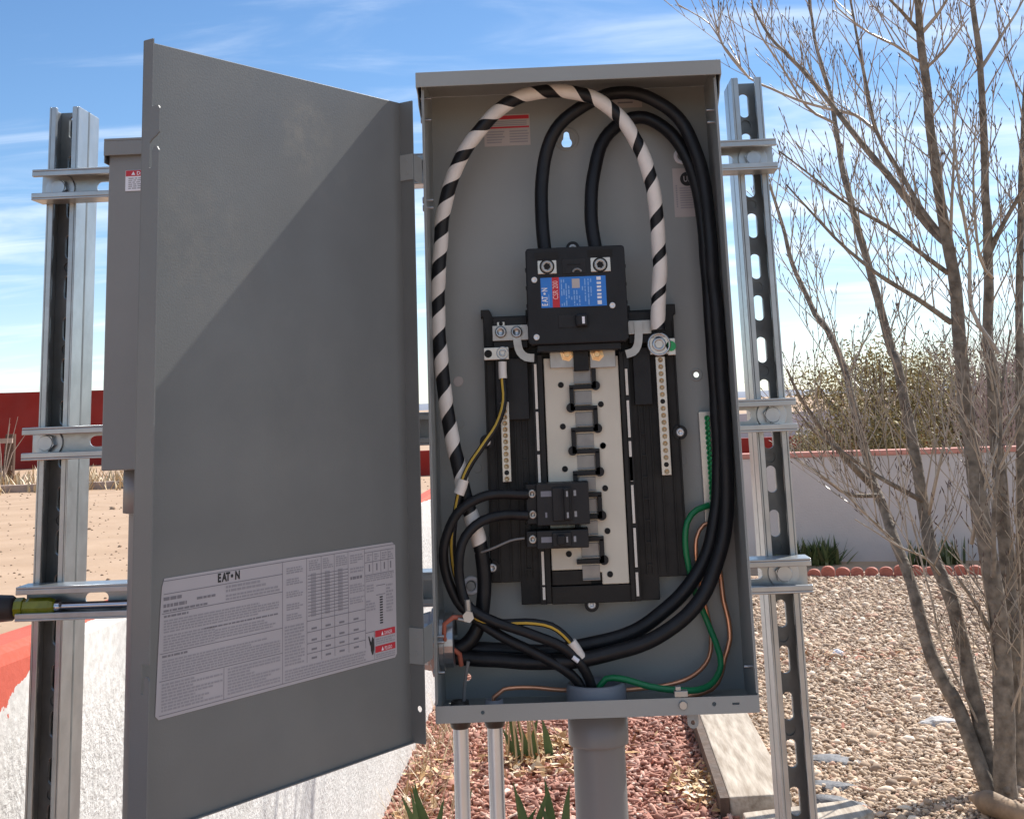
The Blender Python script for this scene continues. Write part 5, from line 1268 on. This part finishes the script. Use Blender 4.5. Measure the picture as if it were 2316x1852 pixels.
# ---- bare trees
class Tree:
    def __init__(s, seed): s.r = random.Random(seed); s.tw = MB(); s.bud = MB(); s.count = 0
    def twig(s, p, d, length, r, lvl, up=.25):
        """one curved twig into the shared mesh, children on alternate sides"""
        n_ = max(3, int(length/.07)); pts = [Vector(p)]; d = Vector(d).normalized(); rad = [r]
        for k_ in range(n_):
            d = (d+Vector((s.r.gauss(0, .06), s.r.gauss(0, .06), up*.16+s.r.gauss(0, .035)))).normalized(); pts.append(pts[-1]+d*length/n_); rad.append(max(.0017, r*(1-.72*(k_+1)/n_)))
        s.tw.tube(pts, rad, 5 if r > .005 else 4 if r > .0025 else 3, cap=False); s.count += 1
        # end bud
        e = pts[-1]; s.bud.tube([e-d*.003, e+d*.006, e+d*.018], [.0015, .0024, .0004], 5, cap=False)
        az0 = s.r.uniform(0, 6.28)
        if lvl > 0:
            m = max(1, int(length/(.075 if lvl > 1 else .10)))
            for i in range(m):
                u = .22+.72*(i+s.r.random()*.6)/m; k_ = min(n_-1, int(u*n_)); q = pts[k_].lerp(pts[k_+1], u*n_-k_); dd = (pts[k_+1]-pts[k_]).normalized()
                az = az0+i*2.4; side = dd.orthogonal().normalized(); side.rotate(Matrix.Rotation(az, 3, dd)); side = side if side.z > -.15 else -side; a = s.r.uniform(.42, .72)
                s.twig(q, dd*math.cos(a)+side*math.sin(a), length*s.r.uniform(.28, .55)*(1-.4*u), max(.0018, rad[k_]*.6), lvl-1, up)
        else:
            for i in range(max(1, int(length/.05))):
                k_ = s.r.randrange(n_); q = pts[k_]; side = Vector((s.r.gauss(0, 1), s.r.gauss(0, 1), .6)).normalized(); dd = (pts[k_+1]-pts[k_]).normalized(); bd = (dd*.8+side*.6).normalized()
                s.bud.tube([q, q+bd*.006, q+bd*.013], [.0012, .0018, .0003], 4, cap=False)
    def limb(s, pts, r0, r1, parent, name, m, nt=0, tl=.5, n=9, t0=.1, lvl=1, wob=.006, tr=.004, up=.25):
        P = smooth(pts, .05); k_ = len(P)
        P = [q+Vector((mnoise.noise(q*5+Vector((9, 0, 0))), mnoise.noise(q*5), 0))*wob for q in P]
        rad = [(r0+(r1-r0)*i/(k_-1))*(1+.10*mnoise.noise(P[i]*9)) for i in range(k_)]
        b = MB(); b.tube(P, rad, n, cap=True)
        # small knots and cut stubs
        for i in range(int(k_*.18)):
            j = s.r.randrange(1, k_-1); T = (P[j+1]-P[j]).normalized(); sd = T.orthogonal().normalized(); sd.rotate(Matrix.Rotation(s.r.uniform(0, 6.28), 3, T))
            if r0 > .018: b.sphere(P[j]+sd*rad[j]*.75, rad[j]*.42, 7, 5)
        b.build(name, m, parent)
        az0 = s.r.uniform(0, 6.28)
        for i in range(nt):
            u = t0+(1-t0)*(i+s.r.random()*.8)/nt; j = min(k_-2, int(u*(k_-1))); T = (P[j+1]-P[j]).normalized(); sd = T.orthogonal().normalized(); sd.rotate(Matrix.Rotation(az0+i*2.4, 3, T)); sd = sd if sd.z > -.15 else -sd; a = s.r.uniform(.5, .8)
            s.twig(P[j]+sd*rad[j]*.6, T*math.cos(a)+sd*math.sin(a), tl*s.r.uniform(.5, 1.15)*(1.1-.5*u), min(tr, rad[j]*.6), lvl, up)
        return P
def c6(x, y): return (1500+x/2.154, y/2.154)
def c7(x, y): return (1500+x/2.154, 700+y/2.154)
TY = 3.9
def tp(fn, x, y, dY): a = fn(x, y); return S(a[0], a[1], TY+dY)
def tpts(l): return [tp(*q) for q in l]
tr = thing('bare_tree', 'leafless multi-stemmed young tree with buds on its twigs, standing in the gravel on the right', 'tree', (1.56, 3.95, 0))
T = Tree(42)
base = SG(2234, 1812)
def o_(x, y): return (x*K, y*K)
# main stems
s1 = [S(2255, 1830, 3.90), S(2236, 1790, 3.92)]+tpts([(o_, 2020, 1500, .05), (o_, 1962, 1380, .08)])+tpts([(c7, 1210, 1340, .12), (c7, 1130, 1130, .16), (c7, 1070, 960, .2), (c7, 1025, 860, .22), (c7, 990, 720, .25), (c7, 930, 480, .28), (c7, 880, 280, .32), (c7, 790, 80, .36), (c6, 740, 1530, .4), (c6, 630, 1290, .46), (c6, 580, 1100, .5), (c6, 520, 900, .55)])
def lean(l, k, a=0.0): return [S_(q, k, a) for q in l]
def S_(p, k, a):
    d = np.array(p)-CAM; Y = TY+(p.y-TY)*k+a; return Vector(CAM+d*(Y-CAM[1])/d[1])
s1 = s1[:2]+[S_(q, 2.4, 0) for q in s1[2:]]
T.limb(s1, .031, .007, tr, 'trunk', BARK, 26, .55, 10, .28, 2)
s2 = [S(2262, 1830, 3.93), S(2250, 1790, 3.96)]+tpts([(c7, 1480, 1720, .10), (c7, 1400, 1400, .12), (c7, 1310, 1180, .16), (c7, 1280, 1020, .2), (c7, 1250, 850, .22), (c7, 1210, 620, .25), (c7, 1170, 420, .27), (c7, 1130, 220, .3), (c6, 1120, 1724, .32), (c6, 1030, 1400, .36), (c6, 960, 1150, .4), (c6, 915, 980, .42), (c6, 870, 800, .45), (c6, 838, 600, .5), (c6, 820, 480, .52), (c6, 780, 330, .56), (c6, 740, 200, .6), (c6, 700, -60, .66)])
s2 = s2[:2]+[S_(q, 1.7, 0) for q in s2[2:]]
T.limb(s2, .034, .006, tr, 'trunk', BARK, 30, .55, 10, .25, 2)
s3 = [S(2290, 1835, 3.86), S(2275, 1780, 3.86)]+tpts([(c7, 1650, 1700, -.04), (c7, 1600, 1300, -.06), (c7, 1540, 950, -.08), (c7, 1500, 650, -.08), (c7, 1460, 330, -.1), (c7, 1440, 100, -.1), (c6, 1425, 1450, -.1), (c6, 1385, 1180, -.12), (c6, 1350, 1000, -.12), (c6, 1310, 700, -.14), (c6, 1280, 400, -.15), (c6, 1250, 150, -.16), (c6, 1232, -80, -.18)])
T.limb(s3, .041, .014, tr, 'trunk', BARK, 26, .55, 12, .12, 2)
s4 = [S(2310, 1835, 3.98), S(2300, 1780, 4.0)]+tpts([(c7, 1710, 1700, .1), (c7, 1668, 1200, .12), (c7, 1625, 700, .12), (c7, 1600, 300, .12), (c6, 1582, 1724, .13), (c6, 1582, 1300, .14), (c6, 1575, 1000, .14), (c6, 1560, 600, .15), (c6, 1540, 300, .16), (c6, 1515, 100, .16), (c6, 1495, -80, .17)])
T.limb(s4, .035, .011, tr, 'trunk', BARK, 26, .55, 12, .12, 2)
s5 = [S(2345, 1850, 4.05), S(2335, 1780, 4.1)]+tpts([(c7, 1755, 1400, .2), (c7, 1745, 900, .2), (c7, 1740, 400, .22), (c6, 1735, 1500, .22), (c6, 1740, 1100, .25), (c6, 1752, 700, .25), (c6, 1775, 300, .3)])
T.limb(s5, .028, .010, tr, 'trunk', BARK, 14, .5, 9, .1, 2)
# the leaders go on tapering above the picture
for st, r_ in ((s3, .014), (s4, .011), (s5, .010)):
    q = st[-1]; d_ = (st[-1]-st[-2]).normalized()
    T.limb([q-d_*.02, q+d_*.5+Vector((.02, 0, 0)), q+d_*.95+Vector((-.03, .03, .1)), q+d_*1.4+Vector((.02, .05, .3))], r_, .002, tr, 'branch', BARK, 12, .5, 7, .1, 1)
# named limbs read from the photograph: points, radii, twig count
limbs = [
 ([(c7, 1030, 870, .22), (c7, 960, 800, .18), (c7, 860, 690, .12), (c7, 760, 560, .06), (c7, 660, 420, .0), (c7, 600, 290, -.04)], .020, .006, 10),
 ([(c7, 1045, 905, .2), (c7, 940, 905, .12), (c7, 860, 880, .05), (c7, 760, 800, 0), (c7, 640, 720, -.05)], .012, .004, 7),
 ([(c7, 1260, 930, .2), (c7, 1150, 870, .12), (c7, 1010, 790, .1), (c7, 880, 700, .05), (c7, 740, 600, 0), (c7, 640, 480, -.1)], .013, .004, 9),
 ([(c6, 1385, 1185, -.12), (c6, 1300, 1110, -.05), (c6, 1100, 860, .0), (c6, 950, 680, .05), (c6, 820, 510, .1), (c6, 640, 300, .15), (c6, 520, 180, .2), (c6, 430, 30, .22)], .024, .006, 20),
 ([(c6, 1372, 1165, -.12), (c6, 1255, 1015, -.06), (c6, 1160, 850, -.02), (c6, 1040, 640, .0), (c6, 990, 420, .05), (c6, 950, 200, .08), (c6, 905, -40, .1)], .014, .006, 14),
 ([(c6, 1380, 1330, -.1), (c6, 1250, 1230, -.2), (c6, 1100, 1110, -.28), (c6, 880, 980, -.34), (c6, 700, 840, -.4), (c6, 560, 735, -.45)], .013, .004, 16),
 ([(c6, 1400, 1570, -.1), (c6, 1230, 1450, -.2), (c6, 1050, 1340, -.3), (c6, 880, 1200, -.36), (c6, 700, 1010, -.42), (c6, 600, 900, -.46)], .014, .004, 16),
 ([(c6, 1035, 640, .0), (c6, 930, 560, .1), (c6, 800, 530, .15), (c6, 660, 490, .2), (c6, 520, 430, .25), (c6, 420, 380, .25), (c6, 300, 240, .3), (c6, 230, 120, .3), (c6, 70, 20, .35)], .010, .003, 14),
 ([(c6, 420, 385, .25), (c6, 340, 280, .26), (c6, 290, 220, .28), (c6, 255, 110, .3), (c6, 235, -20, .3)], .006, .003, 8),
 ([(c6, 835, 600, .5), (c6, 700, 520, .5), (c6, 560, 300, .5), (c6, 470, 160, .5), (c6, 430, 0, .5)], .009, .004, 10),
 ([(c6, 1240, 150, -.16), (c6, 1160, 60, -.2), (c6, 1080, -20, -.25)], .012, .006, 5),
 ([(c6, 1285, 330, -.15), (c6, 1370, 250, -.25), (c6, 1450, 140, -.3), (c6, 1490, 90, -.3)], .008, .003, 6),
 ([(c6, 1262, 160, -.16), (c6, 1330, 80, -.2), (c6, 1400, -30, -.22)], .010, .005, 4),
 ([(c6, 1245, 300, -.15), (c6, 1130, 220, -.2), (c6, 1000, 160, -.22), (c6, 850, 40, -.25), (c6, 820, -20, -.25)], .008, .003, 8),
 ([(c6, 1550, 330, .16), (c6, 1640, 190, .2), (c6, 1720, 60, .25), (c6, 1770, -40, .25)], .010, .004, 6),
 ([(c6, 1590, 1230, .14), (c6, 1650, 1100, .1), (c6, 1740, 950, .05), (c6, 1830, 780, .0)], .014, .008, 8),
 ([(c6, 1400, 1175, -.12), (c6, 1410, 900, -.2), (c6, 1420, 600, -.25), (c6, 1440, 400, -.3)], .009, .003, 10),
 ([(c7, 1290, 1020, .2), (c7, 1330, 830, .1), (c7, 1390, 560, .05), (c7, 1410, 300, 0)], .010, .004, 9),
 ([(c7, 1350, 1290, .15), (c7, 1280, 1210, .05), (c7, 1160, 1160, -.02), (c7, 1020, 1075, -.05), (c7, 930, 1020, -.08)], .007, .003, 5),
 ([(c7, 1130, 1130, .16), (c7, 1000, 1010, .05), (c7, 900, 910, 0), (c7, 800, 830, -.05), (c7, 650, 730, -.1)], .007, .003, 7),
 ([(c7, 1590, 1560, -.06), (c7, 1500, 1400, -.15), (c7, 1440, 1310, -.2)], .012, .005, 3),
 ([(c7, 1610, 1300, -.2), (c7, 1610, 1000, -.3), (c7, 1640, 700, -.35), (c7, 1650, 400, -.35), (c7, 1690, 100, -.35)], .012, .004, 16),
 ([(c7, 1500, 1140, .0), (c7, 1560, 880, -.1), (c7, 1640, 640, -.15), (c7, 1740, 470, -.2)], .010, .004, 9),
 ([(c6, 1640, 1724, -.2), (c6, 1500, 1500, -.2), (c6, 1490, 1200, -.2), (c6, 1440, 900, -.25), (c6, 1410, 560, -.25), (c6, 1400, 420, -.25)], .011, .003, 16),
 ([(c6, 1600, 1350, .1), (c6, 1540, 1250, .0), (c6, 1510, 900, -.05), (c6, 1530, 560, -.1)], .009, .003, 10),
]
for li, (pts, ra, rb, nt_) in enumerate(limbs): T.limb([S_(q, 1.0, {0: .30, 1: .28, 2: .14, 17: .14, 18: .06, 19: .22, 7: .1, 9: .34}.get(li, 0)) for q in tpts(pts)], ra*.85, rb*.8, tr, 'branch', TWIG if ra < .012 else BARK, nt_, .42, 7, .15, 1, .004, .0036)
# whip-like shoots springing from the lower trunks
for i in range(7):
    src = smooth((s3, s4, s5, s2)[i % 4], .05); low = [q for q in src if .15 < q.z < 1.0]; q = low[T.r.randrange(len(low))]
    tx_ = q.x+T.r.uniform(-.38, .25); ty_ = q.y-T.r.uniform(.0, .25); tz_ = q.z+T.r.uniform(.6, 1.3)
    T.limb([q, ((q.x*.45+tx_*.55), (q.y+ty_)/2, q.z*.65+tz_*.35), (tx_, ty_, tz_)], .006, .002, tr, 'shoot', TWIG, 9, .28, 5, .15, 1, .012, .003, .12)
stuff(T.tw.build('twigs', TWIG, tr)); stuff(T.bud.build('buds', BUD, tr))

# a second bare tree further back and thin reddish shrubs on the right
def bare_shrub(c, n_, hgt, spread, label, seed, m, group):
    t = thing('bare_shrub', label, 'shrub', c, group); T2 = Tree(seed); 
    for i in range(n_):
        a = T2.r.uniform(0, 6.28); sp_ = spread*T2.r.uniform(.2, 1); T2.twig((c[0]+.1*math.cos(a), c[1]+.1*math.sin(a), 0), (sp_*math.cos(a), sp_*math.sin(a), hgt), hgt*T2.r.uniform(.7, 1.05), .013, 2, .06)
    b = T2.tw; b.build('stems', m, t)
REDTWIG = mat('reddish_twig', (.27, .20, .19), .6, 0, .2, 5, col2=(.40, .32, .30))
GREYTWIG = mat('grey_twig', (.24, .20, .17), .6, 0, .2, 5, col2=(.38, .33, .28))
bare_shrub((4.6, 13.4, 0), 9, 2.0, .5, 'leafless reddish shrub behind the garden wall, nearer the thick trunks', 31, REDTWIG, 'bare shrubs behind the garden wall')
bare_shrub((5.4, 14.0, 0), 10, 2.2, .6, 'leafless reddish shrub behind the garden wall at the right edge of the view', 32, REDTWIG, 'bare shrubs behind the garden wall')
